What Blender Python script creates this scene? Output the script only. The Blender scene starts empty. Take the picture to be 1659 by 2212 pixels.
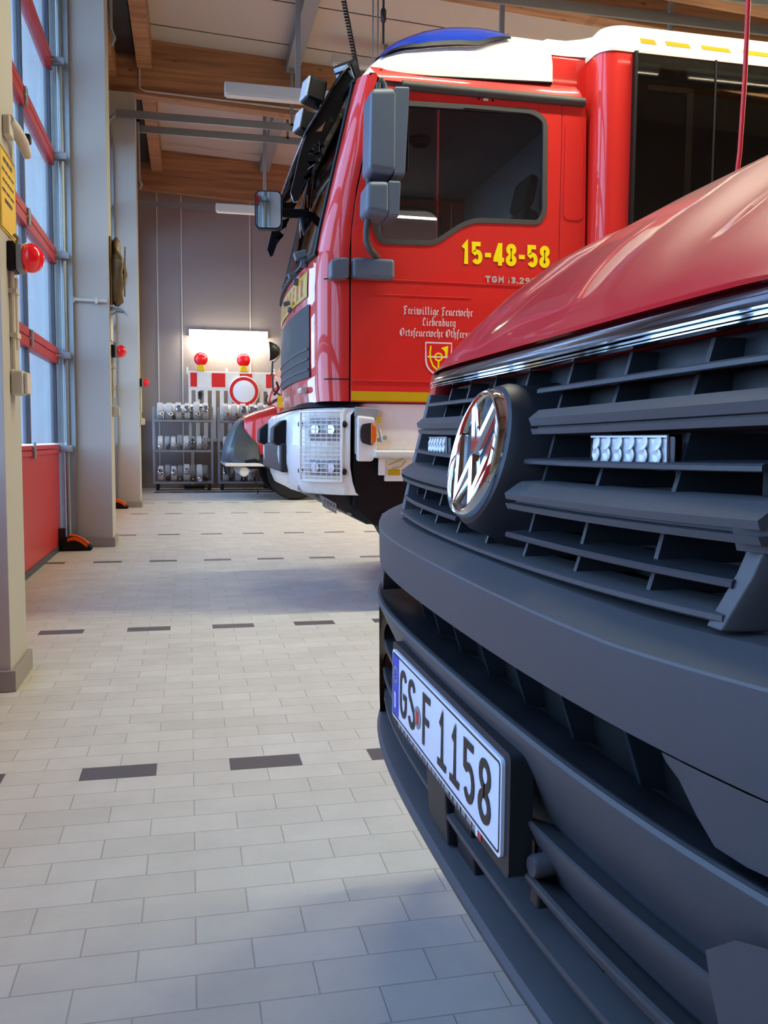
import bpy, bmesh, math, random
from mathutils import Vector, Matrix
from mathutils.geometry import tessellate_polygon

random.seed(7)
scene = bpy.context.scene
COL = scene.collection
PI = math.pi
LAMP_W = 232
SKY_S = 8.2
EXPO = 0.64

# ------------------------------------------------------------------ materials
def lin(c):
    return tuple((x / 12.92 if x <= .04045 else ((x + .055) / 1.055) ** 2.4) for x in [v / 255 for v in c])

MATS = {}
def mat(name, rgb, rough=.5, metal=0., coat=0., var=.06, scale=8., spec=.5, bump=0., alpha_mix=None, emit=None, bscale=None):
    m = bpy.data.materials.new(name); m.use_nodes = True
    nt = m.node_tree; N = nt.nodes; L = nt.links
    b = N['Principled BSDF']; out = N['Material Output']
    c = lin(rgb)
    tc = N.new('ShaderNodeTexCoord'); nz = N.new('ShaderNodeTexNoise')
    nz.inputs['Scale'].default_value = scale; nz.inputs['Detail'].default_value = 3
    L.new(tc.outputs['Object'], nz.inputs['Vector'])
    mx = N.new('ShaderNodeMix'); mx.data_type = 'RGBA'
    L.new(nz.outputs['Fac'], mx.inputs[0])
    mx.inputs[6].default_value = (*[x * (1 - var) for x in c], 1)
    mx.inputs[7].default_value = (*[min(1, x * (1 + var)) for x in c], 1)
    L.new(mx.outputs[2], b.inputs['Base Color'])
    mr = N.new('ShaderNodeMapRange')
    mr.inputs[3].default_value = max(0, rough - .04 * (rough > .05)); mr.inputs[4].default_value = rough + .04 * (rough > .05)
    L.new(nz.outputs['Fac'], mr.inputs[0]); L.new(mr.outputs[0], b.inputs['Roughness'])
    b.inputs['Metallic'].default_value = metal
    b.inputs['Coat Weight'].default_value = coat
    b.inputs['Coat Roughness'].default_value = .03
    b.inputs['Specular IOR Level'].default_value = spec
    if bump:
        n2 = N.new('ShaderNodeTexNoise'); n2.inputs['Scale'].default_value = bscale or 400
        L.new(tc.outputs['Object'], n2.inputs['Vector'])
        bp = N.new('ShaderNodeBump'); bp.inputs['Strength'].default_value = bump; bp.inputs['Distance'].default_value = .002
        L.new(n2.outputs['Fac'], bp.inputs['Height']); L.new(bp.outputs[0], b.inputs['Normal'])
    if emit:
        b.inputs['Emission Color'].default_value = (*lin(emit[0]), 1); b.inputs['Emission Strength'].default_value = emit[1]
    if alpha_mix is not None:
        tr = N.new('ShaderNodeBsdfTransparent'); tr.inputs[0].default_value = (*lin(alpha_mix[1]), 1)
        ms = N.new('ShaderNodeMixShader'); ms.inputs[0].default_value = alpha_mix[0]
        L.new(b.outputs[0], ms.inputs[1]); L.new(tr.outputs[0], ms.inputs[2]); L.new(ms.outputs[0], out.inputs[0])
    MATS[name] = m
    return m

def glass(name, tint, gloss=.1, haze=.0, hcol=(200, 210, 220), fres=.8):
    """thin pane: clear transmission, a mirror reflection that grows at grazing angles, a little haze"""
    m = bpy.data.materials.new(name); m.use_nodes = True
    nt = m.node_tree; N = nt.nodes; L = nt.links
    for n in list(N):
        if n.type != 'OUTPUT_MATERIAL': N.remove(n)
    out = [n for n in N if n.type == 'OUTPUT_MATERIAL'][0]
    tr = N.new('ShaderNodeBsdfTransparent'); tr.inputs[0].default_value = (*lin(tint), 1)
    df = N.new('ShaderNodeBsdfDiffuse'); df.inputs[0].default_value = (*lin(hcol), 1)
    m0 = N.new('ShaderNodeMixShader')
    tc = N.new('ShaderNodeTexCoord'); nz = N.new('ShaderNodeTexNoise'); nz.inputs['Scale'].default_value = 3
    L.new(tc.outputs['Object'], nz.inputs['Vector'])
    mr = N.new('ShaderNodeMapRange'); mr.inputs[3].default_value = haze * .8; mr.inputs[4].default_value = haze * 1.2
    L.new(nz.outputs['Fac'], mr.inputs[0]); L.new(mr.outputs[0], m0.inputs[0])
    L.new(tr.outputs[0], m0.inputs[1]); L.new(df.outputs[0], m0.inputs[2])
    gl = N.new('ShaderNodeBsdfGlossy'); gl.inputs['Roughness'].default_value = .02
    fr = N.new('ShaderNodeFresnel'); fr.inputs[0].default_value = 1.45
    ad = N.new('ShaderNodeMath'); ad.operation = 'MULTIPLY_ADD'; ad.inputs[1].default_value = fres; ad.inputs[2].default_value = gloss
    ad.use_clamp = True
    L.new(fr.outputs[0], ad.inputs[0])
    m1 = N.new('ShaderNodeMixShader'); L.new(ad.outputs[0], m1.inputs[0])
    L.new(m0.outputs[0], m1.inputs[1]); L.new(gl.outputs[0], m1.inputs[2]); L.new(m1.outputs[0], out.inputs[0])
    MATS[name] = m
    return m

RED = mat('fire_red_paint', (210, 42, 34), .4, coat=.9, var=.03, spec=.25)
VRED = mat('van_red_paint', (204, 34, 44), .4, coat=.45, var=.03, spec=.25)
WHITE = mat('white_paint', (232, 230, 222), .28, coat=.4, var=.02)
GRILLE_SHADE = mat('shaded_grille_plastic', (44, 47, 52), .42, var=.08, bump=.1, bscale=900)  # darker copy of the bumper plastic: recess shade put into the colour
HLENS = mat('headlamp_glass', (150, 156, 160), .15, metal=.1, var=.25, scale=40)
PLAST = mat('grey_black_plastic', (71, 72, 74), .5, var=.08, bump=.12, bscale=900)
DPLAST = mat('dark_plastic', (26, 28, 32), .45, var=.1, bump=.1, bscale=900)
BLACK = mat('black_plastic', (12, 12, 14), .45, var=.1, spec=.25)
GLOSSK = mat('gloss_red_reflection', (46, 8, 12), .12, coat=.5, var=.05)  # red reflection put into the base colour of a dark gloss band
SILVER = mat('silver_lettering', (196, 186, 178), .4, metal=.2, var=.04)
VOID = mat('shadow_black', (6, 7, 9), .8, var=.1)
MIRG = mat('mirror_housing_grey', (84, 98, 110), .45, var=.05, bump=.1, bscale=700)
RUBBER = mat('rubber_grey', (62, 62, 58), .6, var=.08)
TYRE = mat('tyre_rubber', (24, 24, 25), .8, var=.15)
CHROME = mat('chrome', (225, 228, 232), .05, metal=1., var=.02)
STEEL = mat('galvanised_steel', (150, 158, 158), .42, metal=.75, var=.1, scale=14)
GREYMETAL = mat('grey_painted_metal', (140, 143, 144), .45, var=.05)
ALU = mat('aluminium', (190, 192, 194), .3, metal=.9, var=.06)
CONC = mat('column_paint', (182, 180, 168), .7, var=.04, scale=3)
SKIRT = mat('skirting_tile', (150, 145, 136), .55, var=.06)
WALLM = mat('wall_panel_grey', (146, 136, 130), .6, var=.04, scale=2)
DOORRED = mat('door_red', (196, 44, 46), .4, var=.05, scale=4)
DARKFRAME = mat('dark_frame', (58, 62, 72), .5)
CEIL = mat('ceiling_panel', (190, 180, 168), .7, var=.04, scale=2)
CREAM = mat('cream_plastic', (205, 200, 184), .5, var=.03)
YELLOW = mat('sign_yellow', (232, 190, 10), .45, var=.03)
STRIPE = mat('stripe_yellow', (196, 160, 10), .35, var=.04)
TEXTY = mat('lettering_yellow', (255, 232, 0), .4, var=.02)
TEXTW = mat('lettering_white', (226, 216, 206), .45, var=.02)
TEXTK = mat('lettering_black', (44, 40, 36), .5, var=.05)
SIGNRED = mat('sign_red', (214, 30, 30), .4, var=.04)
LAMPRED = mat('lamp_red_lens', (225, 20, 28), .12, coat=.5, var=.04, emit=((225, 20, 28), .12))
ORANGE = mat('orange_plastic', (240, 96, 20), .45, var=.05)
AMBER = mat('amber_lens', (225, 100, 20), .15, coat=.5)
BLUELENS = mat('blue_lens', (12, 50, 160), .1, coat=.8, var=.25, scale=9)
LENS = mat('clear_lens', (205, 210, 216), .14, metal=.1, var=.2, scale=60)
HOSE = mat('hose_canvas', (205, 200, 190), .8, var=.12, scale=30, bump=.4, bscale=300)
TARP = mat('grey_tarpaulin', (72, 80, 84), .35, var=.25, scale=6, bump=.6, bscale=14)
BRONZE = mat('carved_wood_bronze', (104, 84, 52), .45, metal=.35, var=.3, scale=30)
BOARD = mat('shelf_board', (150, 120, 108), .6, var=.12, scale=14)
INTER = mat('cab_interior', (150, 146, 140), .7, var=.15, scale=5)
SEAT = mat('seat_fabric', (36, 36, 42), .85, var=.2, scale=30)
PLATEW = mat('plate_white', (232, 238, 246), .35, var=.015)
EUBLUE = mat('euro_blue', (14, 62, 190), .4, var=.05)
TUBE_ON = mat('lit_tube', (255, 246, 225), .4, emit=((255, 244, 222), 14.))
LEDON = mat('lit_diffuser', (255, 244, 225), .4, emit=((255, 236, 205), 9.))
FIXW = mat('fixture_white', (205, 203, 196), .4, var=.02)
GLASSD = glass('door_glass', (225, 236, 246), .03, .2, (190, 205, 222), .3)
GLASST = glass('tinted_glass', (234, 236, 237), .04)
GLASSB = glass('dark_privacy_glass', (196, 194, 186), .03)
GLASSC = glass('windscreen_glass', (150, 162, 168), .14)
MIRROR = mat('mirror_glass', (220, 225, 230), .02, metal=1., var=.01)
VISOR = mat('smoked_visor', (16, 18, 20), .15, coat=.5, var=.1)
PAVE = mat('outside_paving', (120, 124, 130), .8, var=.1, scale=2)
FACADE = mat('outside_facade', (150, 160, 172), .8, var=.06, scale=1)

def wood_mat():
    m = bpy.data.materials.new('glulam_wood'); m.use_nodes = True
    nt = m.node_tree; N = nt.nodes; L = nt.links; b = N['Principled BSDF']
    tc = N.new('ShaderNodeTexCoord')
    mp = N.new('ShaderNodeMapping'); mp.inputs['Scale'].default_value = (.35, 6, 7)
    L.new(tc.outputs['Object'], mp.inputs[0])
    n1 = N.new('ShaderNodeTexNoise'); n1.inputs['Scale'].default_value = 2.2; n1.inputs['Detail'].default_value = 6
    L.new(mp.outputs[0], n1.inputs['Vector'])
    cr = N.new('ShaderNodeValToRGB')
    cr.color_ramp.elements[0].position = .3; cr.color_ramp.elements[0].color = (*lin((136, 94, 64)), 1)
    cr.color_ramp.elements[1].position = .72; cr.color_ramp.elements[1].color = (*lin((192, 142, 98)), 1)
    L.new(n1.outputs['Fac'], cr.inputs[0])
    # knots
    mp2 = N.new('ShaderNodeMapping'); mp2.inputs['Scale'].default_value = (2.2, 4.5, 4.5)
    L.new(tc.outputs['Object'], mp2.inputs[0])
    vo = N.new('ShaderNodeTexVoronoi'); vo.inputs['Scale'].default_value = 1.1
    L.new(mp2.outputs[0], vo.inputs['Vector'])
    mr = N.new('ShaderNodeMapRange'); mr.inputs[1].default_value = .05; mr.inputs[2].default_value = .13
    mr.inputs[3].default_value = .8; mr.inputs[4].default_value = 0
    L.new(vo.outputs['Distance'], mr.inputs[0])
    mx = N.new('ShaderNodeMix'); mx.data_type = 'RGBA'
    L.new(mr.outputs[0], mx.inputs[0]); L.new(cr.outputs[0], mx.inputs[6]); mx.inputs[7].default_value = (*lin((110, 58, 28)), 1)
    # lamella lines every 4 cm
    sx = N.new('ShaderNodeSeparateXYZ'); L.new(tc.outputs['Object'], sx.inputs[0])
    fm = N.new('ShaderNodeMath'); fm.operation = 'PINGPONG'; fm.inputs[1].default_value = .06
    L.new(sx.outputs[2], fm.inputs[0])
    lt = N.new('ShaderNodeMath'); lt.operation = 'LESS_THAN'; lt.inputs[1].default_value = .0025
    L.new(fm.outputs[0], lt.inputs[0])
    m3 = N.new('ShaderNodeMath'); m3.operation = 'MULTIPLY'; m3.inputs[1].default_value = .35
    L.new(lt.outputs[0], m3.inputs[0])
    mx2 = N.new('ShaderNodeMix'); mx2.data_type = 'RGBA'
    L.new(m3.outputs[0], mx2.inputs[0]); L.new(mx.outputs[2], mx2.inputs[6]); mx2.inputs[7].default_value = (*lin((120, 70, 36)), 1)
    L.new(mx2.outputs[2], b.inputs['Base Color']); b.inputs['Roughness'].default_value = .6
    return m
WOOD = wood_mat()

def floor_mat():
    """running-bond floor tiles 22 x 10 cm with marker rows of dark tiles, all computed from the object position"""
    m = bpy.data.materials.new('floor_tiles'); m.use_nodes = True
    nt = m.node_tree; N = nt.nodes; L = nt.links; b = N['Principled BSDF']
    TL, TW, Y0, X0 = .2193, .1033, 1.52, -.325
    def M(op, a, b_=None, c=None):
        n = N.new('ShaderNodeMath'); n.operation = op
        for i, s in enumerate((a, b_, c)):
            if s is None: continue
            if isinstance(s, (int, float)): n.inputs[i].default_value = s
            else: L.new(s, n.inputs[i])
        return n.outputs[0]
    tc = N.new('ShaderNodeTexCoord'); sx = N.new('ShaderNodeSeparateXYZ'); L.new(tc.outputs['Object'], sx.inputs[0])
    v = M('DIVIDE', M('SUBTRACT', sx.outputs[1], Y0), TW)
    row = M('FLOOR', v); fv = M('SUBTRACT', v, row)
    par = M('FLOORED_MODULO', M('ADD', row, 1.), 2.)
    u = M('ADD', M('DIVIDE', M('SUBTRACT', sx.outputs[0], X0), TL), M('MULTIPLY', par, .5))
    idx = M('FLOOR', u); fu = M('SUBTRACT', u, idx)
    # grout distance in metres
    du = M('MULTIPLY', M('MINIMUM', fu, M('SUBTRACT', 1., fu)), TL)
    dv = M('MULTIPLY', M('MINIMUM', fv, M('SUBTRACT', 1., fv)), TW)
    d = M('MINIMUM', du, dv)
    gm = N.new('ShaderNodeMapRange'); gm.inputs[1].default_value = .0008; gm.inputs[2].default_value = .0022
    gm.inputs[3].default_value = 1; gm.inputs[4].default_value = 0; L.new(d, gm.inputs[0])
    # dark marker rows
    dark = None
    for r in (-15, 11, 31, 57, 77, 103, 123, 149):
        c = M('COMPARE', row, float(r), .4)
        dark = c if dark is None else M('ADD', dark, c)
    even = M('COMPARE', M('FLOORED_MODULO', idx, 2.), 0., .4)
    dark = M('MULTIPLY', dark, even)
    cmb = N.new('ShaderNodeCombineXYZ'); L.new(idx, cmb.inputs[0]); L.new(row, cmb.inputs[1])
    wn = N.new('ShaderNodeTexWhiteNoise'); L.new(cmb.outputs[0], wn.inputs['Vector'])
    tr = N.new('ShaderNodeMix'); tr.data_type = 'RGBA'; L.new(wn.outputs['Value'], tr.inputs[0])
    tr.inputs[6].default_value = (*lin((194, 190, 174)), 1); tr.inputs[7].default_value = (*lin((204, 200, 185)), 1)
    nz = N.new('ShaderNodeTexNoise'); nz.inputs['Scale'].default_value = 5; nz.inputs['Detail'].default_value = 8; nz.inputs['Roughness'].default_value = .7
    L.new(tc.outputs['Object'], nz.inputs['Vector'])
    st = N.new('ShaderNodeMapRange'); st.inputs[1].default_value = .35; st.inputs[2].default_value = .75
    st.inputs[3].default_value = 1.04; st.inputs[4].default_value = .9
    L.new(nz.outputs['Fac'], st.inputs[0])
    mul = N.new('ShaderNodeMix'); mul.data_type = 'RGBA'; mul.blend_type = 'MULTIPLY'; mul.inputs[0].default_value = 1
    L.new(tr.outputs[2], mul.inputs[6]); L.new(st.outputs[0], mul.inputs[7])
    # small rust and dirt spots
    n3 = N.new('ShaderNodeTexNoise'); n3.inputs['Scale'].default_value = 2.6; n3.inputs['Detail'].default_value = 5
    L.new(tc.outputs['Object'], n3.inputs['Vector'])
    s3 = N.new('ShaderNodeMapRange'); s3.inputs[1].default_value = .68; s3.inputs[2].default_value = .8
    s3.inputs[3].default_value = 0; s3.inputs[4].default_value = .5; L.new(n3.outputs['Fac'], s3.inputs[0])
    mr = N.new('ShaderNodeMix'); mr.data_type = 'RGBA'; L.new(s3.outputs[0], mr.inputs[0])
    L.new(mul.outputs[2], mr.inputs[6]); mr.inputs[7].default_value = (*lin((170, 152, 120)), 1)
    md = N.new('ShaderNodeMix'); md.data_type = 'RGBA'; L.new(dark, md.inputs[0])
    L.new(mr.outputs[2], md.inputs[6]); md.inputs[7].default_value = (*lin((92, 88, 86)), 1)
    gf = M('MULTIPLY', gm.outputs[0], .45)
    mg = N.new('ShaderNodeMix'); mg.data_type = 'RGBA'; L.new(gf, mg.inputs[0])
    L.new(md.outputs[2], mg.inputs[6]); mg.inputs[7].default_value = (*lin((112, 106, 98)), 1)
    L.new(mg.outputs[2], b.inputs['Base Color'])
    ro = N.new('ShaderNodeMapRange'); ro.inputs[3].default_value = .38; ro.inputs[4].default_value = .55
    L.new(nz.outputs['Fac'], ro.inputs[0]); L.new(ro.outputs[0], b.inputs['Roughness'])
    b.inputs['Specular IOR Level'].default_value = .35
    bp = N.new('ShaderNodeBump'); bp.inputs['Strength'].default_value = .5; bp.inputs['Distance'].default_value = .0015; bp.invert = True
    L.new(gm.outputs[0], bp.inputs['Height']); L.new(bp.outputs[0], b.inputs['Normal'])
    return m
FLOOR = floor_mat()

# ------------------------------------------------------------------ mesh helpers
class MB:
    def __init__(s): s.v = []; s.f = []
    def add(s, vs, fs):
        o = len(s.v); s.v += [tuple(v) for v in vs]; s.f += [tuple(i + o for i in f) for f in fs]; return s
    def box(s, x0, x1, y0, y1, z0, z1):
        vs = [(x, y, z) for z in (z0, z1) for y in (y0, y1) for x in (x0, x1)]
        return s.add(vs, [(0, 2, 3, 1), (4, 5, 7, 6), (0, 1, 5, 4), (2, 6, 7, 3), (0, 4, 6, 2), (1, 3, 7, 5)])
    def obox(s, c, size, rot):
        c = Vector(c); h = Vector(size) / 2
        vs = [c + rot @ Vector((x * h.x, y * h.y, z * h.z)) for z in (-1, 1) for y in (-1, 1) for x in (-1, 1)]
        return s.add(vs, [(0, 2, 3, 1), (4, 5, 7, 6), (0, 1, 5, 4), (2, 6, 7, 3), (0, 4, 6, 2), (1, 3, 7, 5)])
    def prism(s, polys, fn, t0, t1):
        """flat shape with holes: polys = [outer, hole, ...] of 2D points; fn(a, b, t) -> 3D"""
        if not isinstance(polys[0][0], (tuple, list)): polys = [polys]
        flat = [p for pl in polys for p in pl]
        tris = tessellate_polygon([[Vector((a, b, 0)) for a, b in pl] for pl in polys])
        n = len(flat)
        vs = [fn(a, b, t0) for a, b in flat] + [fn(a, b, t1) for a, b in flat]
        fs = [tuple(t) for t in tris] + [tuple(i + n for i in reversed(t)) for t in tris]
        o = 0
        for pl in polys:
            k = len(pl)
            for i in range(k):
                j = (i + 1) % k
                fs.append((o + i, o + j, o + j + n, o + i + n))
            o += k
        return s.add(vs, fs)
    def sheet(s, poly, fn, t):
        """single-sided flat polygon"""
        tris = tessellate_polygon([[Vector((a, b, 0)) for a, b in poly]])
        return s.add([fn(a, b, t) for a, b in poly], [tuple(x) for x in tris])
    def tube(s, path, r, n=8, closed=False):
        P = [Vector(p) for p in path]; rr = r if isinstance(r, (list, tuple)) else [r] * len(P)
        rings = []; up = None; k = len(P)
        for i, p in enumerate(P):
            if closed: d = P[(i + 1) % k] - P[i - 1]
            else: d = P[min(i + 1, k - 1)] - P[max(i - 1, 0)]
            d.normalize()
            if up is None:
                a = Vector((0, 0, 1)) if abs(d.z) < .9 else Vector((1, 0, 0))
                up = (a - d * a.dot(d)).normalized()
            else:
                up = (up - d * up.dot(d))
                up = up.normalized() if up.length > 1e-6 else d.orthogonal().normalized()
            sd = d.cross(up)
            rings.append([p + (up * math.cos(2 * PI * j / n) + sd * math.sin(2 * PI * j / n)) * rr[i] for j in range(n)])
        return s.rings(rings, closed)
    def rings(s, rings, closed=False, caps=True):
        n = len(rings[0]); k = len(rings); vs = [v for r in rings for v in r]; fs = []
        for i in range(k if closed else k - 1):
            a = i * n; b = ((i + 1) % k) * n
            for j in range(n):
                j2 = (j + 1) % n; fs.append((a + j, a + j2, b + j2, b + j))
        if caps and not closed:
            fs.append(tuple(range(n))[::-1]); fs.append(tuple(range((k - 1) * n, k * n)))
        return s.add(vs, fs)
    def lathe(s, prof, c, axis, n=24, a0=0, a1=2 * PI, ring=False):
        """prof = [(radius, height)]; revolved around axis through c"""
        c = Vector(c); ax = Vector(axis).normalized(); e1 = ax.orthogonal().normalized(); e2 = ax.cross(e1)
        full = abs(a1 - a0 - 2 * PI) < 1e-6
        rings = []
        for r, h in prof:
            rings.append([c + ax * h + (e1 * math.cos(a0 + (a1 - a0) * j / n) + e2 * math.sin(a0 + (a1 - a0) * j / n)) * r for j in range(n)])
        if ring: return s.rings(rings, closed=True)
        return s.rings(rings)
    def grid(s, rows, closeu=False):
        n = len(rows[0]); vs = [p for r in rows for p in r]; fs = []
        for i in range(len(rows) - 1):
            for j in range(n if closeu else n - 1):
                j2 = (j + 1) % n
                fs.append((i * n + j, i * n + j2, (i + 1) * n + j2, (i + 1) * n + j))
        return s.add(vs, fs)
    def ball(s, c, r, n=14, m=8):
        c = Vector(c); rx, ry, rz = (r, r, r) if isinstance(r, (int, float)) else r
        rings = []
        for i in range(m + 1):
            t = PI * i / m; q = max(math.sin(t), 1e-3)
            rings.append([c + Vector((rx * q * math.cos(2 * PI * j / n), ry * q * math.sin(2 * PI * j / n), rz * math.cos(t))) for j in range(n)])
        return s.rings(rings)
    def build(s, name, m, parent=None, ang=38, bevel=0, seg=2, solid=0):
        me = bpy.data.meshes.new(name); me.from_pydata(s.v, [], s.f)
        bm = bmesh.new(); bm.from_mesh(me)
        bmesh.ops.recalc_face_normals(bm, faces=bm.faces); bm.to_mesh(me); bm.free()
        for p in me.polygons: p.use_smooth = True
        if not bevel: me.set_sharp_from_angle(angle=math.radians(ang))
        me.materials.append(m)
        o = bpy.data.objects.new(name, me); COL.objects.link(o)
        if solid:
            md = o.modifiers.new('solid', 'SOLIDIFY'); md.thickness = solid; md.offset = 0
        if bevel:
            md = o.modifiers.new('bevel', 'BEVEL'); md.width = bevel; md.segments = seg; md.limit_method = 'ANGLE'; md.angle_limit = math.radians(35); md.harden_normals = True
        if parent: adopt(o, parent)
        return o

ROOTW = {}
def adopt(o, parent):
    o.parent = parent
    if parent.name in ROOTW: o.matrix_parent_inverse = ROOTW[parent.name].inverted()

def tag(o, label=None, cat=None, group=None, kind=None):
    if label: o['label'] = label
    if cat: o['category'] = cat
    if group: o['group'] = group
    if kind: o['kind'] = kind
    return o

def thing(name, loc, label, cat, group=None):
    o = bpy.data.objects.new(name, None); COL.objects.link(o)
    o.location = loc; o.empty_display_size = .1
    ROOTW[o.name] = Matrix.Translation(loc)
    return tag(o, label, cat, group)

def dup(root, delta, label=None, group=None):
    r = root.copy(); COL.objects.link(r); r.location = Vector(root.location) + Vector(delta)
    if label: r['label'] = label
    if group: r['group'] = group
    for ch in list(root.children):
        c = ch.copy(); COL.objects.link(c); c.parent = r
        for g in ch.children:
            d = g.copy(); COL.objects.link(d); d.parent = c
    return r

def struct(name, mb, m, **k):
    o = mb.build(name, m, **k); o['kind'] = 'structure'; return o

def XZ(Y): return lambda a, b, t: (a, Y + t, b)
def YZ(X): return lambda a, b, t: (X + t, a, b)
def XY(Z): return lambda a, b, t: (a, b, Z + t)

def arc(cx, cy, rx, ry, a0, a1, n=8):
    return [(cx + rx * math.cos(math.radians(a0 + (a1 - a0) * i / n)), cy + ry * math.sin(math.radians(a0 + (a1 - a0) * i / n))) for i in range(n + 1)]

def rrect(x0, x1, y0, y1, r, n=5):
    return arc(x1 - r, y1 - r, r, r, 0, 90, n) + arc(x0 + r, y1 - r, r, r, 90, 180, n) + arc(x0 + r, y0 + r, r, r, 180, 270, n) + arc(x1 - r, y0 + r, r, r, 270, 360, n)

def roundpoly(pts, r, n=5):
    out = []; k = len(pts)
    for i in range(k):
        p = Vector(pts[i]).to_2d(); a = Vector(pts[i - 1]).to_2d(); b = Vector(pts[(i + 1) % k]).to_2d()
        rr = r[i] if isinstance(r, (list, tuple)) else r
        da = (a - p); db = (b - p); la, lb = da.length, db.length
        rr = min(rr, la * .45, lb * .45)
        if rr <= 1e-5: out.append((p.x, p.y)); continue
        A = p + da / la * rr; B = p + db / lb * rr
        for j in range(n + 1):
            t = j / n; q = A * (1 - t) ** 2 + p * 2 * t * (1 - t) + B * t * t
            out.append((q.x, q.y))
    return out

# ---- stroke lettering -------------------------------------------------
def ribbon(mb, pts, w, fn, t):
    """flat band of width w along a 2D polyline"""
    P = [Vector(p).to_2d() for p in pts]; k = len(P); L = []; R = []
    for i in range(k):
        if i == 0: d = (P[1] - P[0]).normalized(); nn = Vector((-d.y, d.x)) * (w / 2)
        elif i == k - 1: d = (P[-1] - P[-2]).normalized(); nn = Vector((-d.y, d.x)) * (w / 2)
        else:
            d1 = (P[i] - P[i - 1]).normalized(); d2 = (P[i + 1] - P[i]).normalized()
            n1 = Vector((-d1.y, d1.x)); n2 = Vector((-d2.y, d2.x)); mm = (n1 + n2)
            mm = mm.normalized() if mm.length > 1e-4 else n1
            nn = mm * (w / 2 / max(.45, mm.dot(n1)))
        L.append(P[i] + nn); R.append(P[i] - nn)
    vs = [fn(p.x, p.y, t) for p in L] + [fn(p.x, p.y, t) for p in R]
    mb.add(vs, [(i, i + 1, k + i + 1, k + i) for i in range(k - 1)])

def glyph(ch, w, s, base1=False):
    h = s / 2; l, r, b, t = h, w - h, h, 1 - h; c = w / 2; rx = (r - l) / 2
    q = min(rx, .22)
    if ch == '1':
        g = [[(c - w * .22 if base1 else l, t - .2), (c + (0 if base1 else rx * .3), t), (c + (0 if base1 else rx * .3), 0)]]
        if base1: g.append([(0.02, h), (w - .02, h)])
        return g
    if ch == '5': return [[(r, t), (l, t), (l, .56)] + arc(c, .33, rx, .33 - h, 130, -150, 12)]
    if ch == '8': return [arc(c, .74, rx * .92, .26 - h, -97, 277, 18), arc(c, .265, rx, .265 - h, 83, 457, 18)]
    if ch == '4': return [[(0, .26), (w, .26)], [(l * .85, .26), (c + rx * .32, t + h * .6)], [(c + rx * .4, 1), (c + rx * .4, 0)]]
    if ch == '3': return [arc(c, .74, rx * .95, .26 - h, 160, -90, 10) + arc(c, .265, rx, .265 - h, 90, -160, 10)]
    if ch == '2': return [arc(c, t - q, rx, q, 170, 0, 8) + [(l, b), (r + h, b)]]
    if ch in '0O': return [arc(c, .5, rx, .5 - h, 0, 360, 20)]
    if ch == '9': return [arc(c, .68, rx, .32 - h, -30, 330, 14), [(r, .68), (r, .3)] + arc(c, .25, rx, .25 - h, 0, -150, 8)]
    if ch == 'G': return [arc(c, 1 - h - q, rx, q, 20, 180, 8) + arc(c, h + q, rx, q, 180, 360, 8) + [(r, .46), (c, .46)]]
    if ch == 'S': return [arc(c, .74, rx, .26 - h, 15, 255, 11) + arc(c, .26, rx, .26 - h, 70, -165, 11)]
    if ch == 'F': return [[(l, 0), (l, t), (w, t)], [(l, .5), (w * .86, .5)]]
    if ch == 'E': return [[(w, b), (l, b), (l, t), (w, t)], [(l, .5), (w * .86, .5)]]
    if ch == 'U': return [[(l, 1), (l, b + q)] + arc(c, h + q, rx, q, 180, 360, 8) + [(r, 1)]]
    if ch == 'R': return [[(l, 0), (l, t), (c, t)] + arc(c, .74, rx, .26 - h, 80, -80, 8) + [(l, .48)], [(c, .48), (r, 0)]]
    if ch == 'W': return [[(l, 1), (l + rx * .5, 0 + h), (c, .8), (r - rx * .5, 0 + h), (r, 1)]]
    if ch == 'H': return [[(l, 0), (l, 1)], [(r, 0), (r, 1)], [(l, .5), (r, .5)]]
    if ch == 'T': return [[(0, t), (w, t)], [(c, t), (c, 0)]]
    if ch == 'M': return [[(l, 0), (l, t), (c, .45), (r, t), (r, 0)]]
    if ch == 'D': return [[(l, b), (l, t), (c, t)] + arc(c, .5, rx, .5 - h, 85, -85, 10) + [(l, b)]]
    if ch == '-': return [[(w * .1, .44), (w * .9, .44)]]
    if ch == '.': return [[(c - h, h), (c + h, h)]]
    return []

def letters(mb, text, x, y, H, fn, t, w=.5, s=.14, gap=.12, widths={}, base1=False):
    for ch in text:
        cw = widths.get(ch, w)
        for k_, st in enumerate(glyph(ch, cw, s, base1)):
            ribbon(mb, [(x + px * H, y + py * H) for px, py in st], s * H, fn, t + k_ * .0003)
        x += (cw + gap) * H
    return x

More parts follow.
